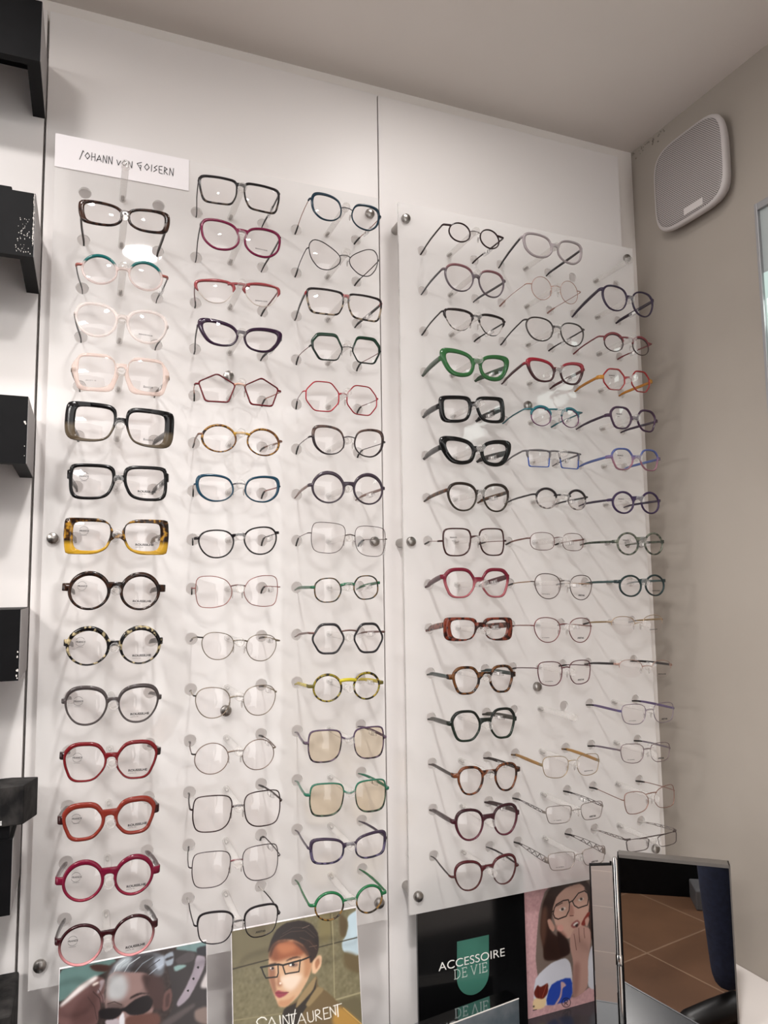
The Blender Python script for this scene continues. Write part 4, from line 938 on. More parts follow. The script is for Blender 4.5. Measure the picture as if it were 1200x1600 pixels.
# ---------------------------------------------------------------- posters
ART_MAN_BASE=(52, 42, 40)
ART_MAN=[
('p',[(66.7,984.1),(138.0,982.9),(130.3,970.8),(114.6,966.3),(94.7,961.3),(68.1,941.9)],(92,120,117),0.81),
('p',[(102.7,979.5),(111.2,980.0),(129.4,975.1),(126.4,968.2),(109.8,972.2)],(66,40,34),0.65),
('p',[(125.4,975.4),(141.2,979.3),(136.7,963.6),(125.7,961.2)],(60,44,40),1.29),
('p',[(207.7,983.4),(249.7,983.1),(244.4,968.3),(211.9,972.6)],(108,136,136),0.81),
('p',[(195.1,975.6),(207.7,979.5),(246.1,968.0),(251.9,882.2),(187.1,895.8),(206.8,911.1),(201.8,943.7)],(50,45,46),0.97),
('p',[(192.6,974.5),(206.0,978.3),(205.7,962.1),(196.5,960.8)],(150,160,172),0.65),
('p',[(192.7,969.9),(205.7,972.2),(205.7,969.4),(193.2,967.5)],(48,42,44),0.49),
('p',[(205.2,959.9),(216.9,960.1),(223.7,957.3),(207.7,952.6)],(128,158,156),0.65),
('p',[(206.9,967.3),(223.8,973.6),(234.0,970.2),(231.4,961.3),(211.9,960.2)],(70,64,66),0.97),
('p',[(68.2,939.0),(91.7,957.5),(111.5,966.9),(121.8,962.0),(123.5,951.3),(118.4,934.7),(115.6,923.7),(114.3,911.0),(68.8,920.5)],(104,76,74),0.81),
('p',[(87.6,940.9),(110.3,953.9),(115.4,929.5),(111.2,911.6),(83.8,917.3)],(84,58,56),3.56),
('p',[(68.8,941.1),(91.7,959.2),(111.8,967.6),(115.5,963.9),(97.2,954.2),(74.1,940.7)],(222,216,214),1.13),
('p',[(107.1,958.2),(114.8,960.1),(115.8,957.8),(108.7,955.7)],(226,216,208),0.49),
('p',[(115.6,960.2),(121.0,961.4),(122.3,958.6),(118.4,949.4),(114.3,945.8),(113.2,948.9),(117.2,954.0)],(160,146,150),0.81),
('p',[(117.4,945.1),(122.1,945.7),(123.1,933.8),(119.2,936.0)],(124,98,98),0.97),
('p',[(124.9,962.9),(131.8,975.0),(144.4,982.5),(173.6,983.3),(190.1,978.0),(195.5,967.9),(193.8,952.9),(183.6,949.5),(170.5,957.3),(147.9,961.5),(133.5,965.0)],(96,98,104),1.13),
('p',[(131.8,972.0),(141.2,980.8),(154.1,981.5),(151.0,971.5),(136.7,965.9)],(176,186,192),1.94),
('p',[(157.3,980.9),(183.5,979.2),(173.7,962.7),(154.3,961.8)],(60,56,58),2.59),
('p',[(180.2,972.2),(195.1,975.6),(195.2,963.3),(186.9,957.2)],(168,178,192),1.29),
('p',[(147.8,969.0),(173.7,967.3),(183.6,950.2),(160.8,957.6)],(52,44,44),1.94),
('l',[(131.9,964.5),(136.6,973.4),(146.1,978.4)],(206,212,216),0.97),
('l',[(136.7,963.6),(142.9,972.9),(154.1,978.4)],(150,158,164),0.81),
('l',[(144.7,963.6),(151.0,972.2),(163.8,978.2)],(190,198,204),0.97),
('l',[(152.7,962.1),(159.0,971.5),(172.0,978.3)],(52,48,52),0.81),
('l',[(157.5,961.2),(167.2,970.0),(180.2,975.2)],(130,138,146),0.97),
('l',[(167.3,957.9),(177.0,965.1),(188.5,970.7)],(44,40,44),0.81),
('l',[(173.8,955.1),(183.6,960.9),(192.7,964.5)],(176,186,200),0.81),
('p',[(124.3,951.2),(125.7,962.7),(133.5,968.0),(151.1,963.2),(173.8,958.9),(185.3,939.4),(182.1,916.0),(174.1,905.8),(142.3,905.1),(137.6,906.1),(124.1,921.9),(123.0,936.7)],(142,116,112),0.81),
('p',[(124.6,952.6),(126.5,962.6),(133.5,966.5),(146.3,961.8),(151.3,945.9),(143.5,932.7),(125.4,936.3)],(178,180,182),3.88),
('p',[(164.0,960.0),(194.3,949.7),(196.0,913.2),(180.5,914.9),(172.3,937.4)],(66,46,44),2.26),
('p',[(124.6,934.9),(142.0,930.0),(146.8,925.4),(142.1,924.1),(124.0,928.5)],(96,80,78),1.29),
('p',[(193.5,931.7),(202.1,936.4),(204.5,926.6),(200.5,912.3),(191.6,910.4)],(98,70,66),0.81),
('p',[(196.0,928.2),(201.5,931.7),(199.8,915.5),(195.2,914.9)],(70,48,46),0.97),
('p',[(148.5,915.5),(188.7,911.7),(190.3,895.1),(145.5,904.4)],(94,62,54),1.62),
('p',[(140.3,916.9),(145.2,921.3),(147.4,904.1),(138.4,905.9)],(206,206,212),0.81),
('p',[(123.4,916.3),(139.0,915.2),(140.8,905.4),(124.3,908.9)],(170,160,166),0.97),
('l',[(108.8,949.8),(116.7,940.9),(118.8,928.8)],(58,40,40),0.81),
('l',[(102.8,945.1),(110.7,933.4),(113.8,918.3)],(66,46,46),0.97),
('l',[(115.0,951.5),(119.8,941.7),(121.9,931.1)],(70,50,50),0.65),
('l',[(126.2,933.2),(134.0,933.8),(142.8,928.7)],(70,54,52),0.97),
('p',[(115.2,927.8),(126.3,928.8),(142.8,925.0),(142.5,918.2),(132.8,914.1),(116.9,918.8)],(18,13,15),0.49),
('p',[(144.4,923.4),(157.8,931.3),(173.9,934.4),(180.8,925.2),(177.6,916.7),(168.0,912.7),(152.4,915.0)],(22,16,18),0.49),
('p',[(140.5,924.4),(148.4,925.1),(149.2,920.5),(141.3,921.3)],(18,13,15),0.49),
('p',[(151.4,932.6),(164.2,936.0),(177.2,934.2),(173.9,935.6),(162.6,938.1),(153.0,935.2)],(38,26,26),0.65),
('p',[(234.9,968.5),(247.4,963.8),(244.5,949.5),(225.5,919.4),(211.7,911.9),(208.8,916.7),(221.0,932.4),(231.3,952.0)],(150,140,150),0.49),
('p',[(238.5,952.5),(238.3,951.9),(237.7,951.5),(237.0,951.4),(236.2,951.7),(235.6,952.4),(235.4,953.1),(235.6,953.8),(236.2,954.2),(237.0,954.2),(237.7,953.9),(238.3,953.3)],(24,18,20),0.32),
('p',[(232.4,940.5),(232.2,939.9),(231.6,939.5),(230.9,939.4),(230.1,939.8),(229.6,940.4),(229.4,941.1),(229.6,941.8),(230.1,942.2),(230.9,942.2),(231.7,941.9),(232.2,941.3)],(24,18,20),0.32),
('p',[(225.4,928.2),(225.2,927.6),(224.6,927.2),(223.9,927.2),(223.1,927.5),(222.5,928.1),(222.3,928.8),(222.6,929.5),(223.1,929.9),(223.9,929.9),(224.6,929.6),(225.2,929.0)],(24,18,20),0.32),
('p',[(235.1,976.2),(249.7,976.8),(249.5,963.5),(235.0,968.4)],(34,34,40),0.81),
('p',[(240.2,933.3),(251.1,951.4),(250.7,925.9),(240.1,928.0)],(196,190,190),1.13),
('p',[(230.9,904.7),(250.5,906.8),(251.0,882.4),(232.5,892.3)],(122,106,100),1.62),
('p',[(190.3,899.5),(231.9,913.6),(233.5,908.7),(200.1,893.0),(190.3,895.1)],(80,72,72),1.29),
]
ART_WOMAN_BASE=(114, 107, 80)
ART_WOMAN=[
('p',[(280.4,1002.0),(339.8,996.4),(334.6,940.0),(280.8,944.3)],(106,98,72),5.02),
('p',[(403.5,990.4),(424.3,988.5),(420.6,953.5),(401.5,950.9)],(120,110,74),3.35),
('p',[(433.0,987.1),(446.3,974.4),(441.5,952.8),(432.8,954.3)],(92,76,50),1.67),
('p',[(444.8,979.2),(466.8,987.7),(464.3,922.8),(436.0,935.3),(435.1,948.0),(441.6,954.3),(446.7,966.8)],(186,206,216),1.0),
('p',[(436.1,936.3),(449.0,932.2),(464.3,923.5),(462.9,901.7),(437.5,915.2)],(96,82,54),2.34),
('l',[(277.6,942.8),(329.9,945.3)],(58,50,34),1.51),
('l',[(401.4,947.7),(466.1,950.3)],(60,54,38),1.34),
('l',[(422.9,985.8),(422.8,947.2),(420.7,879.5)],(146,138,106),1.51),
('l',[(420.3,986.2),(420.3,947.6)],(80,74,54),0.67),
('l',[(421.6,879.1),(461.5,880.8)],(150,142,110),2.01),
('l',[(278.0,883.5),(348.5,877.9)],(132,124,94),1.67),
('p',[(421.4,876.5),(461.3,877.3),(458.8,840.5),(433.3,845.8)],(96,88,64),2.01),
('p',[(329.3,952.3),(333.9,967.1),(342.5,980.0),(356.0,986.2),(376.1,986.1),(392.7,978.9),(401.4,965.6),(401.7,948.0),(397.4,937.1),(387.5,940.3),(378.0,953.6),(361.7,962.3),(343.6,965.4),(335.3,959.7)],(32,20,17),0.67),
('p',[(330.2,943.6),(332.2,954.6),(343.7,966.6),(365.1,963.9),(381.3,953.0),(388.3,940.2),(391.0,926.7),(384.4,910.8),(368.7,892.6),(352.0,884.5),(342.4,887.0),(336.5,901.8),(329.5,922.6)],(206,166,132),0.67),
('p',[(330.6,946.4),(335.0,961.2),(345.3,966.3),(368.3,961.7),(384.5,948.1),(380.8,940.8),(357.5,942.2),(341.1,940.2)],(146,84,54),2.01),
('p',[(338.5,959.2),(348.4,962.4),(364.8,958.8),(371.2,950.5),(351.1,946.9)],(176,110,74),3.35),
('p',[(377.7,946.4),(389.1,940.0),(391.0,926.7),(384.5,913.6),(377.9,914.9),(380.2,928.7)],(180,130,94),2.34),
('p',[(343.7,921.3),(363.4,923.3),(378.0,917.7),(367.6,905.5),(359.2,901.5),(349.7,907.6)],(232,210,190),3.01),
('p',[(330.3,937.9),(339.2,933.5),(338.7,919.5),(339.9,905.3),(336.5,901.8),(329.8,922.6)],(150,104,80),1.34),
('p',[(341.1,893.9),(355.6,892.4),(367.2,897.1),(355.2,884.1),(342.4,887.0)],(190,140,104),1.34),
('p',[(378.0,955.1),(388.5,962.0),(401.4,948.0),(396.5,935.8),(393.8,932.0),(387.8,930.2),(387.4,938.9)],(46,28,22),1.0),
('p',[(331.0,947.7),(334.7,961.0),(343.6,965.4),(355.1,965.1),(365.0,963.4),(343.6,963.3),(336.8,956.6),(333.5,947.2)],(70,42,30),1.51),
('p',[(361.7,964.0),(381.3,953.3),(388.3,939.9),(385.7,937.8),(379.3,946.1),(369.7,956.5)],(78,46,32),1.51),
('l',[(347.1,969.1),(362.1,973.8),(382.2,971.8),(395.2,960.8)],(66,48,42),0.84),
('l',[(350.5,972.9),(365.6,978.3),(385.7,974.9),(398.7,961.7)],(58,42,38),0.84),
('l',[(375.1,964.3),(388.3,957.6),(397.9,945.7)],(74,52,44),0.84),
('l',[(379.0,975.3),(389.2,977.2)],(110,92,82),0.67),
('l',[(387.9,950.4),(398.9,950.2)],(110,84,70),0.67),
('p',[(391.3,932.4),(400.9,938.9),(405.9,935.6),(403.9,923.6),(395.0,915.6),(389.4,918.4)],(216,176,142),0.5),
('p',[(394.6,930.4),(400.7,935.0),(402.1,927.6),(395.8,920.1)],(168,116,84),1.0),
('p',[(330.7,940.0),(341.1,939.5),(341.6,937.0),(331.3,937.8)],(58,34,24),0.67),
('p',[(352.5,938.8),(359.2,941.4),(369.1,942.5),(378.2,938.9),(369.1,940.8),(359.1,939.5)],(50,29,21),0.5),
('p',[(338.3,933.4),(337.7,931.9),(336.4,931.0),(334.6,930.9),(332.9,931.7),(331.6,933.0),(331.2,934.7),(331.7,936.1),(333.0,937.0),(334.8,937.1),(336.6,936.4),(337.8,935.0)],(150,120,105),0.33),
('p',[(334.2,934.4),(334.1,933.9),(333.7,933.6),(333.1,933.6),(332.5,933.8),(332.1,934.3),(332.0,934.8),(332.2,935.3),(332.6,935.5),(333.2,935.6),(333.7,935.3),(334.1,934.9)],(236,232,226),0.33),
('p',[(337.5,933.5),(337.2,932.8),(336.5,932.3),(335.6,932.3),(334.8,932.7),(334.1,933.3),(333.9,934.2),(334.2,934.9),(334.8,935.3),(335.7,935.4),(336.6,935.0),(337.2,934.3)],(40,28,24),0.33),
('p',[(356.4,933.1),(361.4,935.8),(370.4,933.4),(371.1,930.4),(363.7,930.1)],(130,100,88),0.67),
('p',[(362.1,933.2),(361.9,932.5),(361.3,932.1),(360.4,932.1),(359.6,932.4),(359.1,933.0),(358.9,933.8),(359.1,934.5),(359.7,934.9),(360.6,934.9),(361.4,934.6),(361.9,933.9)],(238,234,228),0.33),
('p',[(366.2,932.7),(365.9,931.9),(365.1,931.3),(364.0,931.3),(363.0,931.7),(362.2,932.5),(362.0,933.5),(362.3,934.4),(363.1,934.9),(364.2,935.0),(365.2,934.5),(366.0,933.7)],(40,28,24),0.33),
('p',[(342.2,924.4),(344.7,926.8),(345.0,914.1),(349.5,911.1),(343.3,910.2),(340.2,913.6)],(166,118,92),1.17),
('p',[(347.0,913.7),(346.7,913.0),(346.1,912.6),(345.3,912.6),(344.5,913.0),(343.9,913.6),(343.7,914.3),(344.0,915.0),(344.6,915.4),(345.4,915.4),(346.2,915.1),(346.8,914.4)],(236,214,196),0.33),
('p',[(337.4,905.1),(343.1,906.3),(347.6,903.5),(357.2,901.3),(350.1,897.7),(342.8,896.9),(338.4,900.7)],(146,58,72),0.67),
('l',[(338.2,903.9),(346.2,902.4),(356.7,901.1)],(84,30,38),0.5),
('l',[(320.0,938.1),(343.0,937.4),(343.2,927.1),(341.3,922.5),(326.0,924.0),(323.3,929.1),(320.0,938.1)],(20,18,18),1.51),
('l',[(349.4,935.0),(374.2,936.4),(372.0,923.1),(352.7,923.9),(349.4,935.0)],(20,18,18),1.51),
('l',[(319.2,938.1),(343.4,937.3),(349.9,935.0),(374.7,936.5)],(20,18,18),2.01),
('l',[(374.2,936.0),(389.4,938.3)],(20,18,18),1.84),
('p',[(346.3,862.5),(350.3,883.0),(368.5,889.9),(385.9,906.2),(397.2,915.5),(397.6,899.7),(407.5,894.7),(434.5,866.8),(462.1,838.3)],(104,86,56),0.84),
('p',[(343.2,863.2),(348.7,883.4),(361.8,885.6),(371.7,887.8),(392.4,903.6),(397.0,911.2),(392.6,889.3),(374.4,873.3),(367.2,858.2)],(40,33,26),1.0),
('p',[(368.5,889.9),(385.9,906.2),(397.2,915.2),(392.1,897.9),(375.0,885.8),(364.8,879.4)],(146,124,88),1.0),
('p',[(394.1,897.5),(398.1,900.3),(407.5,895.2),(394.9,886.0),(384.5,878.3),(378.0,881.0)],(138,118,82),0.84),
('p',[(422.9,872.0),(436.2,865.0),(462.1,838.3),(413.1,848.6)],(168,128,60),2.34),
('l',[(432.8,867.1),(460.5,840.1)],(206,166,92),0.84),
('l',[(325.2,875.1),(322.7,878.1),(318.3,879.3),(313.8,878.0),(311.9,875.4),(313.6,872.1),(319.5,868.7),(322.2,864.8),(319.3,861.4),(313.3,861.6),(309.4,864.3)],(246,244,238),1.17),
('l',[(324.9,863.2),(332.1,876.7),(339.9,862.5)],(246,244,238),1.0),
('l',[(327.4,868.1),(336.6,867.8)],(246,244,238),0.67),
('l',[(343.3,876.1),(344.4,862.1)],(246,244,238),1.34),
('l',[(347.6,862.0),(347.5,875.8),(356.0,862.2),(355.6,875.8)],(246,244,238),1.0),
('l',[(351.6,874.4),(366.2,874.1)],(246,244,238),0.84),
('l',[(359.4,874.1),(360.2,861.6)],(246,244,238),1.34),
('l',[(364.8,878.9),(360.7,859.5),(370.5,859.4)],(246,244,238),1.17),
('l',[(367.3,860.4),(373.1,872.7),(379.0,859.8)],(246,244,238),1.0),
('l',[(369.4,864.6),(377.0,864.4)],(246,244,238),0.67),
('l',[(381.3,872.2),(382.2,862.8),(384.7,860.1),(388.3,860.2),(390.1,862.6),(389.2,872.3)],(246,244,238),1.0),
('l',[(393.3,859.7),(392.5,872.1),(396.2,872.5),(399.1,870.5),(398.3,867.6),(393.6,866.3),(401.3,860.0)],(246,244,238),1.0),
('l',[(411.0,872.4),(403.9,872.4),(404.9,859.2),(413.0,859.3)],(246,244,238),1.0),
('l',[(404.6,865.8),(410.3,865.7)],(246,244,238),0.84),
('l',[(414.4,859.8),(413.4,872.2),(421.6,860.9),(420.9,872.6)],(246,244,238),1.0),
('l',[(418.5,872.6),(430.5,873.0)],(246,244,238),0.84),
('l',[(424.3,872.8),(424.8,858.5)],(246,244,238),1.34),
]
ART_PINK_BASE=(206, 162, 164)
ART_PINK=[
('p',[(806.3,898.8),(826.0,940.6),(927.7,941.2),(924.3,832.2),(916.4,761.8),(899.5,757.9),(868.0,746.2),(794.3,794.8)],(122,106,98),1.03),
('p',[(794.3,796.3),(828.7,814.0),(857.0,816.5),(866.8,806.5),(870.6,779.2),(868.0,746.2),(790.5,750.2)],(216,216,226),1.03),
('p',[(901.7,802.1),(909.0,821.9),(924.4,835.5),(928.4,749.6),(899.5,757.9)],(214,214,222),1.03),
('p',[(824.3,924.7),(833.9,936.1),(864.7,939.4),(906.2,936.2),(918.7,910.9),(921.3,865.7),(920.6,836.1),(909.6,834.1),(905.5,878.4),(900.8,912.2),(851.6,923.5),(835.5,903.4),(827.7,861.3),(860.3,844.0),(867.9,823.2),(842.8,815.2),(813.0,819.1),(813.1,846.4),(808.0,866.5),(814.7,910.2)],(54,34,29),1.24),
('p',[(808.0,866.5),(815.6,906.8),(824.5,905.3),(820.7,861.0),(813.7,836.8)],(96,66,54),3.3),
('p',[(833.1,894.1),(842.2,916.9),(862.1,929.2),(893.4,931.6),(907.4,917.7),(910.9,894.0),(905.0,868.6),(885.3,850.8),(864.4,844.6),(850.5,852.0),(841.0,866.9)],(204,164,148),1.03),
('p',[(834.3,874.6),(849.0,865.5),(864.5,846.5),(850.4,850.7),(840.9,865.3)],(170,124,110),2.47),
('p',[(855.9,864.3),(854.9,861.7),(852.3,860.1),(848.8,860.0),(845.4,861.4),(843.0,863.8),(842.2,866.7),(843.2,869.3),(845.8,870.8),(849.3,870.9),(852.7,869.6),(855.1,867.1)],(214,158,146),0.41),
('p',[(822.6,883.1),(829.7,884.3),(838.6,867.4),(834.7,861.6),(826.9,867.9)],(196,150,134),0.82),
('p',[(840.9,865.3),(864.4,843.9),(867.8,820.0),(847.0,818.4),(843.9,840.7)],(48,30,27),1.65),
('p',[(900.2,920.6),(909.2,910.8),(911.6,890.5),(916.3,904.7),(910.2,930.6)],(46,30,27),1.24),
('l',[(835.6,890.5),(838.4,899.7),(842.7,904.6),(857.1,908.7),(867.3,908.2),(869.5,900.9),(868.2,891.3),(861.6,882.4),(845.2,880.4),(838.7,883.5),(835.6,890.5)],(34,24,24),1.86),
('l',[(875.4,904.5),(888.4,915.5),(901.1,917.4),(907.6,912.7),(909.3,904.2),(906.2,893.1),(887.3,891.4),(879.2,896.8),(875.4,904.5)],(34,24,24),1.86),
('l',[(868.8,903.5),(875.5,905.2)],(34,24,24),1.86),
('l',[(833.1,894.1),(836.2,895.2)],(34,24,24),1.86),
('p',[(846.3,895.1),(856.6,898.2),(862.7,895.6),(854.3,891.3)],(232,224,216),0.82),
('p',[(857.3,894.5),(856.8,893.5),(855.8,892.8),(854.3,892.8),(852.9,893.3),(851.9,894.3),(851.6,895.5),(852.0,896.6),(853.1,897.2),(854.5,897.3),(855.9,896.7),(857.0,895.7)],(48,34,30),0.41),
('p',[(885.8,904.8),(896.4,907.1),(900.5,904.8),(891.9,901.3)],(232,224,216),0.82),
('p',[(896.5,904.6),(896.1,903.6),(895.0,903.0),(893.7,903.0),(892.3,903.5),(891.4,904.4),(891.1,905.5),(891.5,906.5),(892.5,907.1),(893.9,907.2),(895.2,906.7),(896.2,905.8)],(48,34,30),0.41),
('l',[(842.5,902.2),(854.9,905.3)],(64,42,36),1.24),
('p',[(871.1,900.7),(876.1,896.5),(878.5,882.2),(870.2,881.2),(867.3,885.0)],(180,132,118),1.44),
('l',[(869.2,881.7),(876.4,880.8)],(110,64,58),1.24),
('p',[(869.9,865.0),(874.8,869.8),(884.3,872.9),(890.3,867.1),(885.8,861.3),(875.4,859.9)],(150,84,82),0.82),
('p',[(873.6,865.9),(883.1,870.0),(887.1,866.8),(878.6,862.6)],(228,220,214),0.62),
('p',[(877.7,864.4),(886.1,867.0),(883.7,859.3)],(44,24,24),0.82),
('p',[(890.1,863.8),(905.6,880.8),(911.5,881.5),(908.4,872.9),(898.2,859.1)],(128,42,34),0.62),
('p',[(867.0,846.0),(877.5,860.4),(894.2,861.5),(910.6,853.6),(910.7,831.4),(902.6,803.6),(901.6,757.4),(868.0,745.9),(873.2,804.5),(867.7,826.5)],(190,150,138),0.82),
('p',[(873.2,804.5),(887.2,803.3),(880.7,753.1),(868.0,745.9)],(160,120,110),3.71),
('p',[(898.7,869.7),(907.4,874.7),(909.6,867.8),(902.3,855.9)],(200,158,144),0.82),
('l',[(876.2,850.8),(877.8,840.8),(879.9,824.2)],(110,72,66),1.03),
('l',[(886.5,858.7),(886.5,849.0),(887.5,835.7)],(110,72,66),1.03),
('l',[(897.1,856.9),(897.2,847.0),(898.1,840.3)],(110,72,66),1.03),
('p',[(825.3,781.3),(869.4,784.6),(868.0,745.9),(812.3,746.4)],(44,74,172),0.82),
('p',[(845.3,780.4),(851.6,778.3),(857.4,771.5),(848.8,769.3),(846.6,755.5),(834.0,743.2),(832.2,746.7),(842.6,756.4),(846.3,768.3)],(206,168,168),0.62),
('p',[(791.1,765.7),(817.5,760.9),(812.3,745.5),(788.5,746.9)],(236,206,160),0.62),
('p',[(791.8,773.3),(799.7,785.0),(805.4,779.1),(821.4,784.2),(819.9,767.4),(810.5,759.7),(796.0,764.3)],(108,40,30),0.82),
('l',[(808.7,763.5),(818.4,782.8)],(160,80,60),1.03),
('l',[(800.8,763.6),(800.6,781.7)],(70,24,20),1.03),
('p',[(793.1,752.0),(792.9,751.4),(792.2,751.0),(791.3,751.0),(790.5,751.4),(789.9,752.0),(789.7,752.7),(789.9,753.4),(790.6,753.8),(791.5,753.8),(792.3,753.4),(792.9,752.7)],(30,26,28),0.41),
('l',[(789.6,746.7),(796.6,746.4)],(30,26,28),1.03),
('l',[(864.2,742.9),(863.6,740.6),(862.1,738.8),(859.9,737.7),(857.2,737.3),(854.3,737.7),(851.5,738.9),(849.2,740.7),(847.5,743.0),(846.6,745.4),(846.8,747.8),(847.8,749.8),(849.7,751.3),(852.1,752.1),(855.0,752.1),(857.9,751.3),(860.5,749.8),(862.6,747.7),(863.8,745.3),(864.2,742.9)],(34,30,34),1.03),
('l',[(852.4,741.3),(852.7,749.1),(856.8,748.9),(858.7,746.6),(856.6,744.5),(853.0,744.9),(858.8,740.2)],(34,30,34),1.03),
]

def blur1(a, k):
    if k < 1: return a
    for ax in (0, 1):
        for _ in range(2):
            p = [(0, 0)]*2; p[ax] = (k+1, k); c = np.cumsum(np.pad(a, p, mode='edge'), axis=ax)
            n = a.shape[ax]
            a = (np.take(c, range(2*k+1, 2*k+1+n), axis=ax) - np.take(c, range(0, n), axis=ax))/(2*k+1)
    return a
def paint(base, ops, x0, x1, z0, z1, res):
    nx = int((x1-x0)/res)+1; nz = int((z1-z0)/res)+1
    X, Z = np.meshgrid(np.linspace(x0, x1, nx), np.linspace(z0, z1, nz))
    img = np.ones((nz, nx, 3))*np.array(base, float)
    rng = np.random.default_rng(3); nzs = blur1(rng.normal(0, 1, (nz, nx)), 2); img += (nzs/nzs.std()*4)[..., None]
    for kind, pts, colr, wd in ops:
        if kind == 'p':
            ins = np.zeros(X.shape, bool); n = len(pts)
            P = []                                                      # round the corners a little
            for i in range(n):
                a, b, c = np.array(pts[i-1]), np.array(pts[i]), np.array(pts[(i+1) % n])
                s_, e_ = b+(a-b)*.3, b+(c-b)*.3
                for t in (0, .5, 1): P.append((1-t)**2*s_ + 2*t*(1-t)*b + t*t*e_)
            for (xa, za), (xb, zb2) in zip(P, P[1:]+P[:1]):
                if za == zb2: continue
                ins ^= ((za > Z) != (zb2 > Z)) & (X < (xb-xa)*(Z-za)/(zb2-za) + xa)
            m = blur1(ins.astype(float), int(round(wd/res*.8)))
        else:
            d = np.full(X.shape, 1e9)
            for (xa, za), (xb, zb2) in zip(pts[:-1], pts[1:]):
                L2 = (xb-xa)**2+(zb2-za)**2+1e-9; t = np.clip(((X-xa)*(xb-xa)+(Z-za)*(zb2-za))/L2, 0, 1)
                d = np.minimum(d, np.hypot(X-xa-t*(xb-xa), Z-za-t*(zb2-za)))
            m = np.clip((wd*.55 - d)/res + .5, 0, 1)
        img = img*(1-m[..., None]) + np.array(colr, float)*m[..., None]
    return X, Z, np.clip(img, 0, 255)
def print_mat():
    m, nt, out = node_mat('printed paper')
    b = nt.nodes.new('ShaderNodeBsdfPrincipled'); b.inputs['Roughness'].default_value = .3
    at = nt.nodes.new('ShaderNodeAttribute'); at.attribute_name = 'print'
    nt.links.new(at.outputs['Color'], b.inputs['Base Color']); nt.links.new(b.outputs[0], out.inputs[0])
    return m
PRINTM = print_mat()
def poster(name, base, ops, x0, x1, z0, z1, ytop, lean, label, thick=.003):
    t = empty(name, ((x0+x1)/2000, ytop - lean*(z1-z0)/1000, z0/1000), label, 'poster')
    X, Z, img = paint(base, ops, x0, x1, z0, z1, .6)
    nz, nx = X.shape; k = lean
    loc = np.array(t.location)
    V = np.stack([X/1000, ytop - k*(z1-Z)/1000, Z/1000], -1).reshape(-1, 3) - loc
    idx = np.arange(nx*nz).reshape(nz, nx)
    F = np.stack([idx[:-1, :-1], idx[:-1, 1:], idx[1:, 1:], idx[1:, :-1]], -1).reshape(-1, 4)
    me = bpy.data.meshes.new('print'); me.vertices.add(len(V)); me.vertices.foreach_set('co', V.ravel())
    me.loops.add(F.size); me.loops.foreach_set('vertex_index', F.ravel().astype(np.int32))
    me.polygons.add(len(F)); me.polygons.foreach_set('loop_start', np.arange(0, F.size, 4, dtype=np.int32))
    me.update(calc_edges=True)
    c = img.reshape(-1, 3)/255; l = np.where(c <= .04045, c/12.92, ((c+.055)/1.055)**2.4)
    at = me.color_attributes.new('print', 'FLOAT_COLOR', 'POINT'); at.data.foreach_set('color', np.hstack([l, np.ones((len(l), 1))]).astype(np.float32).ravel())
    me.materials.append(PRINTM); o = bpy.data.objects.new('print', me); COL.objects.link(o); o.parent = t
    q = [(x/1000-loc[0], ytop-k*(z1-z)/1000-loc[1]+.0003, z/1000-loc[2]) for x, z in ((x0-.6, z0), (x1+.6, z0), (x1+.6, z1+.6), (x0-.6, z1+.6))]
    MB().add(q + [(a, b+thick, c_) for a, b, c_ in q], [(0,1,2,3),(7,6,5,4),(0,4,5,1),(1,5,6,2),(2,6,7,3),(3,7,4,0)]).build('backing_board', PAPER, t, smooth=False)
    return t
poster('poster', ART_MAN_BASE, ART_MAN, 69.9, 247.6, 735.3, 981.6, -.031, .15, 'advertising poster of a person in dark oval sunglasses, hand raised to the temple')
poster('poster', ART_WOMAN_BASE, ART_WOMAN, 281.3, 459.0, 735.3, 988.0, -.031, .15, 'advertising poster of a dark haired woman in black rectangular glasses before olive tiles')
poster('poster', ART_PINK_BASE, ART_PINK, 772.0, 922.5, 735.3, 985.0, .030, 0.0, 'pink bordered poster of a woman in black glasses biting a red snack')
# black poster with a green badge
t = empty('poster', (.677, .018, .7353), 'black glossy poster with a green badge and white lettering', 'poster')
MB().box(-.0995, .0950, 0, .004, 0, .2497).build('panel', pbr('gloss black print', (12, 12, 13), rough=.12), t, smooth=False)
hw_ = .0288; pts = [(hw_ if k else hw_, 0) for k in ()]
pr = [(-hw_-.0025, .151), (hw_-.0025, .151)] + [(-.0025-.0015+hw_*math.cos(a), .0955+ (.0292)*math.sin(a)) for a in [-math.pi*k/24 for k in range(25)]]
mb = MB(); n = len(pr); mb.add([(x, -.0002, z) for x, z in pr] + [(x, .0001, z) for x, z in pr], [tuple(range(n)), tuple(range(2*n-1, n-1, -1))] + [(k, (k+1) % n, n+(k+1) % n, n+k) for k in range(n)])
mb.build('badge', pbr('green badge', (62, 112, 98), rough=.15), t, smooth=False)
WPR = pbr('white poster print', (232, 230, 226), rough=.4)
me = text_mesh('headline', 'ACCESSOIRE', .0178, WPR, bold=-.006); xs_ = [v.co.x for v in me.vertices]; k = .1192/(max(xs_)-min(xs_)); mn = min(xs_)
for v in me.vertices: v.co.x = (v.co.x-mn)*k
ob = bpy.data.objects.new('headline', me); COL.objects.link(ob); ob.parent = t; ob.location = (-.0647, -.0006, .1136)
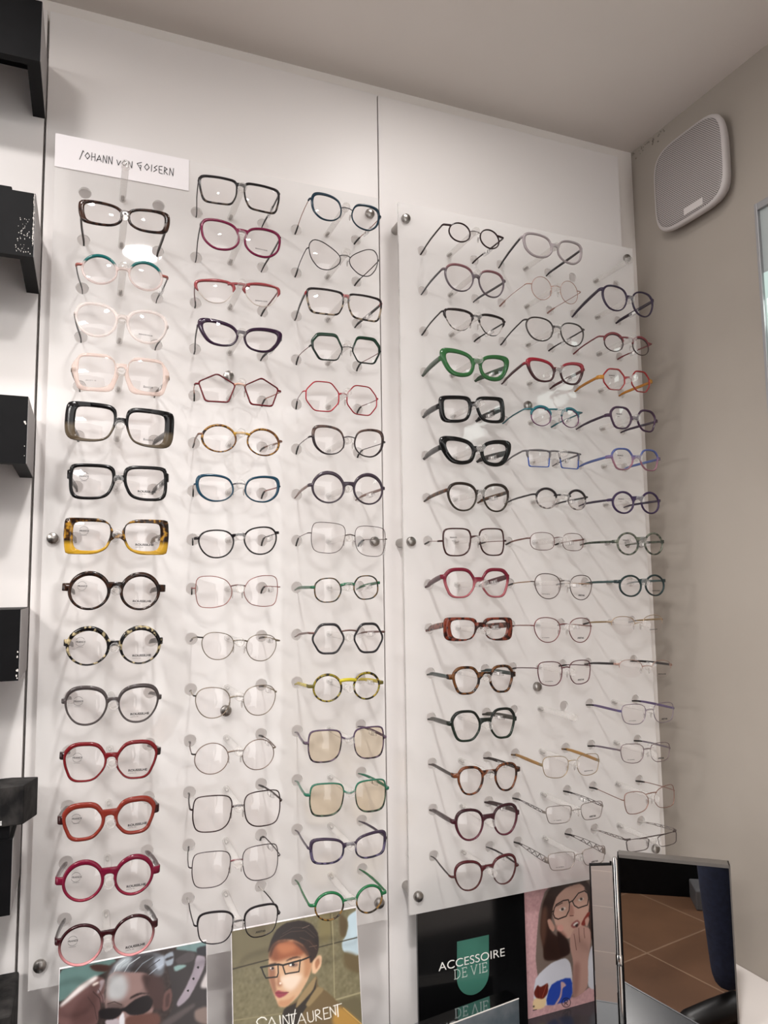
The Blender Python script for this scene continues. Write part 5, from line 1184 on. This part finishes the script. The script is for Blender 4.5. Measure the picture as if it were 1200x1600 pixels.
SER = {'D': [[(.05,0),(.05,1)],[(-.06,0),(.35,0),(.62,.2),(.68,.5),(.62,.8),(.35,1),(-.06,1)]], 'E': [[(.05,0),(.05,1)],[(-.06,1),(.55,1),(.55,.85)],[(.05,.52),(.42,.52)],[(.42,.6),(.42,.44)],[(-.06,0),(.55,0),(.58,.17)]],
       'V': [[(0,1),(.35,0),(.70,1)],[(-.08,1),(.1,1)],[(.6,1),(.8,1)]], 'I': [[(.08,0),(.08,1)],[(-.02,0),(.18,0)],[(-.02,1),(.18,1)]]}
mb = MB(); x = -.0368; sc = .0138
for ch, adv in (('D', 1.0), ('E', 1.15), ('V', 1.05), ('I', .42), ('E', .7)):
    strokes(mb, SER[ch], .0009, (x, -.0002, .0962), (sc, 0, 0), (0, 0, sc)); x += sc*adv
mb.build('subtitle', pbr('pale green print', (196, 204, 198), rough=.4), t, smooth=False)
# mirrored block in front of the black poster
t = empty('mirror_block', (.6372, -.030, .7353), 'mirror finished silver block standing in front of the black poster', 'display block')
ang = math.atan2(.0231, .169)
MB().box(-.0862, .0862, -.0143, .0143, 0, .0743, rot=ang, piv=(0, 0)).build('block', noisy('silver mirror foil', (176, 182, 188), (196, 200, 204), 12, rough=.07, metal=1.0, bump=.02), t, smooth=False)
MB().box(-.0860, .0860, -.0147, -.01435, .0005, .0734, rot=ang, piv=(0, 0)).build('front_foil', noisy('brushed silver foil', (150, 166, 178), (196, 206, 212), 30, rough=.38, metal=.9), t, smooth=False)
mb = MB().box(-.0862, .0862, -.0150, -.0138, .0737, .0749, rot=ang, piv=(0, 0)); mb.build('bright_edge', WHITE, t, smooth=False)

# ---------------------------------------------------------------- folding table mirror
A = Vector((.8391, -.1400)); B = Vector((.9553, -.2390)); zt = 1.0417; z0 = .7353
u = (B-A).normalized(); nrm = Vector((u.y, -u.x)); nrm = nrm if nrm.y < 0 else -nrm; Lm = (B-A).length
t = empty('table_mirror', (A.x, A.y, z0), 'folding table mirror with chrome hinge post standing on the counter at lower right', 'mirror')
def slab(mb, u0, u1, d0, d1, za, zb2, mi=0, zc=None):
    vs = []
    for uu in (u0, u1):
        for dd in (d0, d1):
            p = u*uu + nrm*dd
            for z in (za, (zb2 if zc is None or uu == u0 else zc)): vs.append((p.x, p.y, z-z0))
    mb.add(vs, [(0,1,3,2),(4,6,7,5),(0,4,5,1),(2,3,7,6),(0,2,6,4),(1,5,7,3)], mi)
mb = MB(); slab(mb, 0, Lm, -.016, -.001, z0, zt-.0005); mb.build('mirror_back', BLACK, t, smooth=False)
mb = MB(); slab(mb, .0015, Lm-.0015, -.001, .0002, z0+.002, zt-.0045); mb.build('mirror_glass', MIRROR, t, smooth=False)
mb = MB(); slab(mb, 0, Lm, -.017, .0016, zt-.0040, zt+.0006); slab(mb, Lm-.0012, Lm+.0008, -.017, .0016, z0, zt+.0006); mb.build('mirror_frame', pbr('pewter frame', (138, 134, 130), rough=.35, metal=.7), t, smooth=False)
hp = u*(-.0052) + nrm*.004
mb = MB(); mb.lathe((hp.x, hp.y, 0), (0, 0, 1), [(.0038, 0), (.0038, zt-z0-.006), (.0030, zt-z0-.003), (0, zt-z0-.002)], n=18); mb.lathe((hp.x, hp.y, .150), (0, 0, 1), [(.0042, 0), (.0046, .001), (.0046, .014), (.0042, .015)], n=18)
mb.build('hinge_post', CHROME, t, angle=.7)
mb = MB(); slab(mb, -.0016, .0006, -.016, .0030, z0, zt-.001); slab(mb, -.0130, -.0098, -.004, .0030, z0, zt-.012); mb.build('hinge_strip', BLACK, t, smooth=False)
# left leaf
la = Vector((.8262, -.1400)) - A; lb = Vector((.7965, -.1290)) - A; lz = 1.0290
d2 = (lb-la).normalized(); n2 = Vector((d2.y, -d2.x)); n2 = n2 if n2.y < 0 else -n2
def quadbox(p, q, nn, d0, d1, za, zb2):
    vs = []
    for P_ in (p, q):
        for dd in (d0, d1):
            for z in (za, zb2): vs.append((P_.x + nn.x*dd, P_.y + nn.y*dd, z-z0))
    return MB().add(vs, [(0,1,3,2),(4,6,7,5),(0,4,5,1),(2,3,7,6),(0,2,6,4),(1,5,7,3)])
lf = quadbox(la, lb, n2, -.008, 0, z0, lz).build('side_leaf', BLACK, t, smooth=False)
quadbox(la, lb, n2, .0001, .0008, z0+.001, lz-.001).build('leaf_glass', MIRROR, lf, smooth=False)

# ---------------------------------------------------------------- behind the camera: what the mirror shows
c0 = Vector((-.735, -2.17)); ang = math.atan2(-.256, .235)
t = empty('cabinet', (c0.x-.16, c0.y-.15, 0), 'black floor cabinet with a light hexagonal emblem, seen in the table mirror', 'cabinet'); t.rotation_euler = (0, 0, ang)
MB().box(-1.6, 1.6, -.22, .218, .0, 2.1).build('body', BLACK, t, smooth=False)
mb = MB(); hx = [(.13*math.cos(math.pi/6+math.pi/3*k), .13*math.sin(math.pi/6+math.pi/3*k)) for k in range(7)]
for (xa, za), (xb, zb2) in zip(hx[:-1], hx[1:]): mb.sweep([(.30+xa, .223, .40+za), (.30+xb, .223, .40+zb2)], .012, .008, up=(0, 1, 0))
mb.build('emblem', pbr('pale emblem', (170, 170, 172), rough=.4), t)
MB().box(.12, .55, .219, .36, 0, .085).build('step', pbr('grey step', (92, 92, 94), rough=.5), t, smooth=False, bevel=.006)

def person():
    t = empty('person', (.150, -1.50, 0), 'standing person in navy trousers and dark jacket, partly seen in the table mirror', 'person')
    J = {'pel': (0, 0, .95, .135, .105), 'wai': (0, 0, 1.10, .130, .10), 'che': (0, .01, 1.32, .150, .11), 'nec': (0, 0, 1.50, .055, .055), 'hed': (0, .02, 1.60, .078, .088), 'top': (0, .01, 1.71, .062, .072)}
    V = []; E = []; Rr = []
    def add(p, r, par=None):
        V.append(p); Rr.append(r)
        if par is not None: E.append((par, len(V)-1))
        return len(V)-1
    pel = add((0, 0, .96), (.135, .11)); wai = add((0, 0, 1.10), (.125, .10), pel); che = add((0, .005, 1.30), (.150, .11), wai)
    shb = add((0, 0, 1.42), (.10, .08), che); nec = add((0, .01, 1.50), (.052, .052), shb); hed = add((0, .025, 1.59), (.075, .09), nec); top = add((0, .015, 1.68), (.07, .08), hed)
    for s in (-1, 1):
        hip = add((s*.095, 0, .88), (.10, .10), pel); kn = add((s*.115, .02, .50), (.066, .066), hip); an = add((s*.125, -.01, .10), (.048, .048), kn)
        sh = add((s*.185, 0, 1.41), (.062, .062), shb); el = add((s*.235, -.02, 1.14), (.045, .045), sh); wr = add((s*.215, .14, 1.02), (.030, .030), el); hn = add((s*.20, .21, 1.01), (.034, .022), wr)
        for k in range(4):
            f1 = add((s*(.218-.017*k), .268, 1.014), (.009, .009), hn); add((s*(.214-.016*k), .296-.004*abs(k-1.5), .998), (.007, .007), f1)
        th_ = add((s*.165, .225, 1.02), (.010, .010), wr); add((s*.155, .262, 1.018), (.008, .008), th_)
    me = bpy.data.meshes.new('body'); me.from_pydata(V, E, []); o = bpy.data.objects.new('body', me); COL.objects.link(o)
    sk = o.modifiers.new('skin', 'SKIN'); sb = o.modifiers.new('sub', 'SUBSURF'); sb.levels = 2; sb.render_levels = 2
    for i, v in enumerate(me.skin_vertices[0].data): v.radius = Rr[i]; v.use_root = (i == 0)
    bpy.context.view_layer.update()
    m2 = bpy.data.meshes.new_from_object(o.evaluated_get(bpy.context.evaluated_depsgraph_get())); bpy.data.objects.remove(o)
    m2.materials.clear()
    NAVY = noisy('navy denim', (28, 36, 58), (36, 46, 72), 60, rough=.85); JACK = pbr('dark jacket', (34, 34, 40), rough=.8); SKIN_ = pbr('skin', (205, 160, 135), rough=.5)
    for m in (NAVY, JACK, SKIN_): m2.materials.append(m)
    for p in m2.polygons:
        p.use_smooth = True; c = p.center
        p.material_index = 2 if (c.z > 1.49 or c.y > .15 and c.z > .9) else (0 if c.z < .98 else 1)
    b = bpy.data.objects.new('body', m2); COL.objects.link(b); b.parent = t
    hair = MB(); hair.rings([[(.086*math.sin(ph)*math.cos(a), .005+.095*math.sin(ph)*math.sin(a) - .012, 1.64 + .105*math.cos(ph)) for a in [2*math.pi*k/20 for k in range(20)]] for ph in [.02, .4, .8, 1.2, 1.5]]); hair.build('hair', pbr('brown hair', (48, 34, 26), rough=.6), t)
    fc = MB()
    for s in (-1, 1):
        fc.lathe((s*.032, .108, 1.615), (0, 1, 0), [(.011, -.004), (.011, 0), (.006, .003), (0, .004)], n=12)
    fc.build('eye', pbr('eye', (60, 50, 46), rough=.2), t)
    MB().sweep([(0, .108, 1.62), (0, .124, 1.588), (0, .114, 1.58)], [.014, .018, .014], [.014, .024, .02], flat=False).build('nose', SKIN_, t)
    MB().sweep([(-.024, .106, 1.552), (0, .112, 1.550), (.024, .106, 1.552)], .010, .008, flat=False).build('mouth', pbr('lips', (160, 90, 84), rough=.5), t)
    for s in (-1, 1):
        sh = MB(); sh.sweep([(s*.128, -.085, .034), (s*.128, -.04, .046), (s*.128, .05, .040), (s*.135, .14, .030), (s*.137, .185, .022)], [.066, .09, .078, .058, .04], [.06, .076, .086, .088, .05], flat=False, nseg=14)
        sh.build('shoe', pbr('black shoe', (22, 20, 20), rough=.4), t)
    t.rotation_euler = (0, 0, math.radians(12))
person()
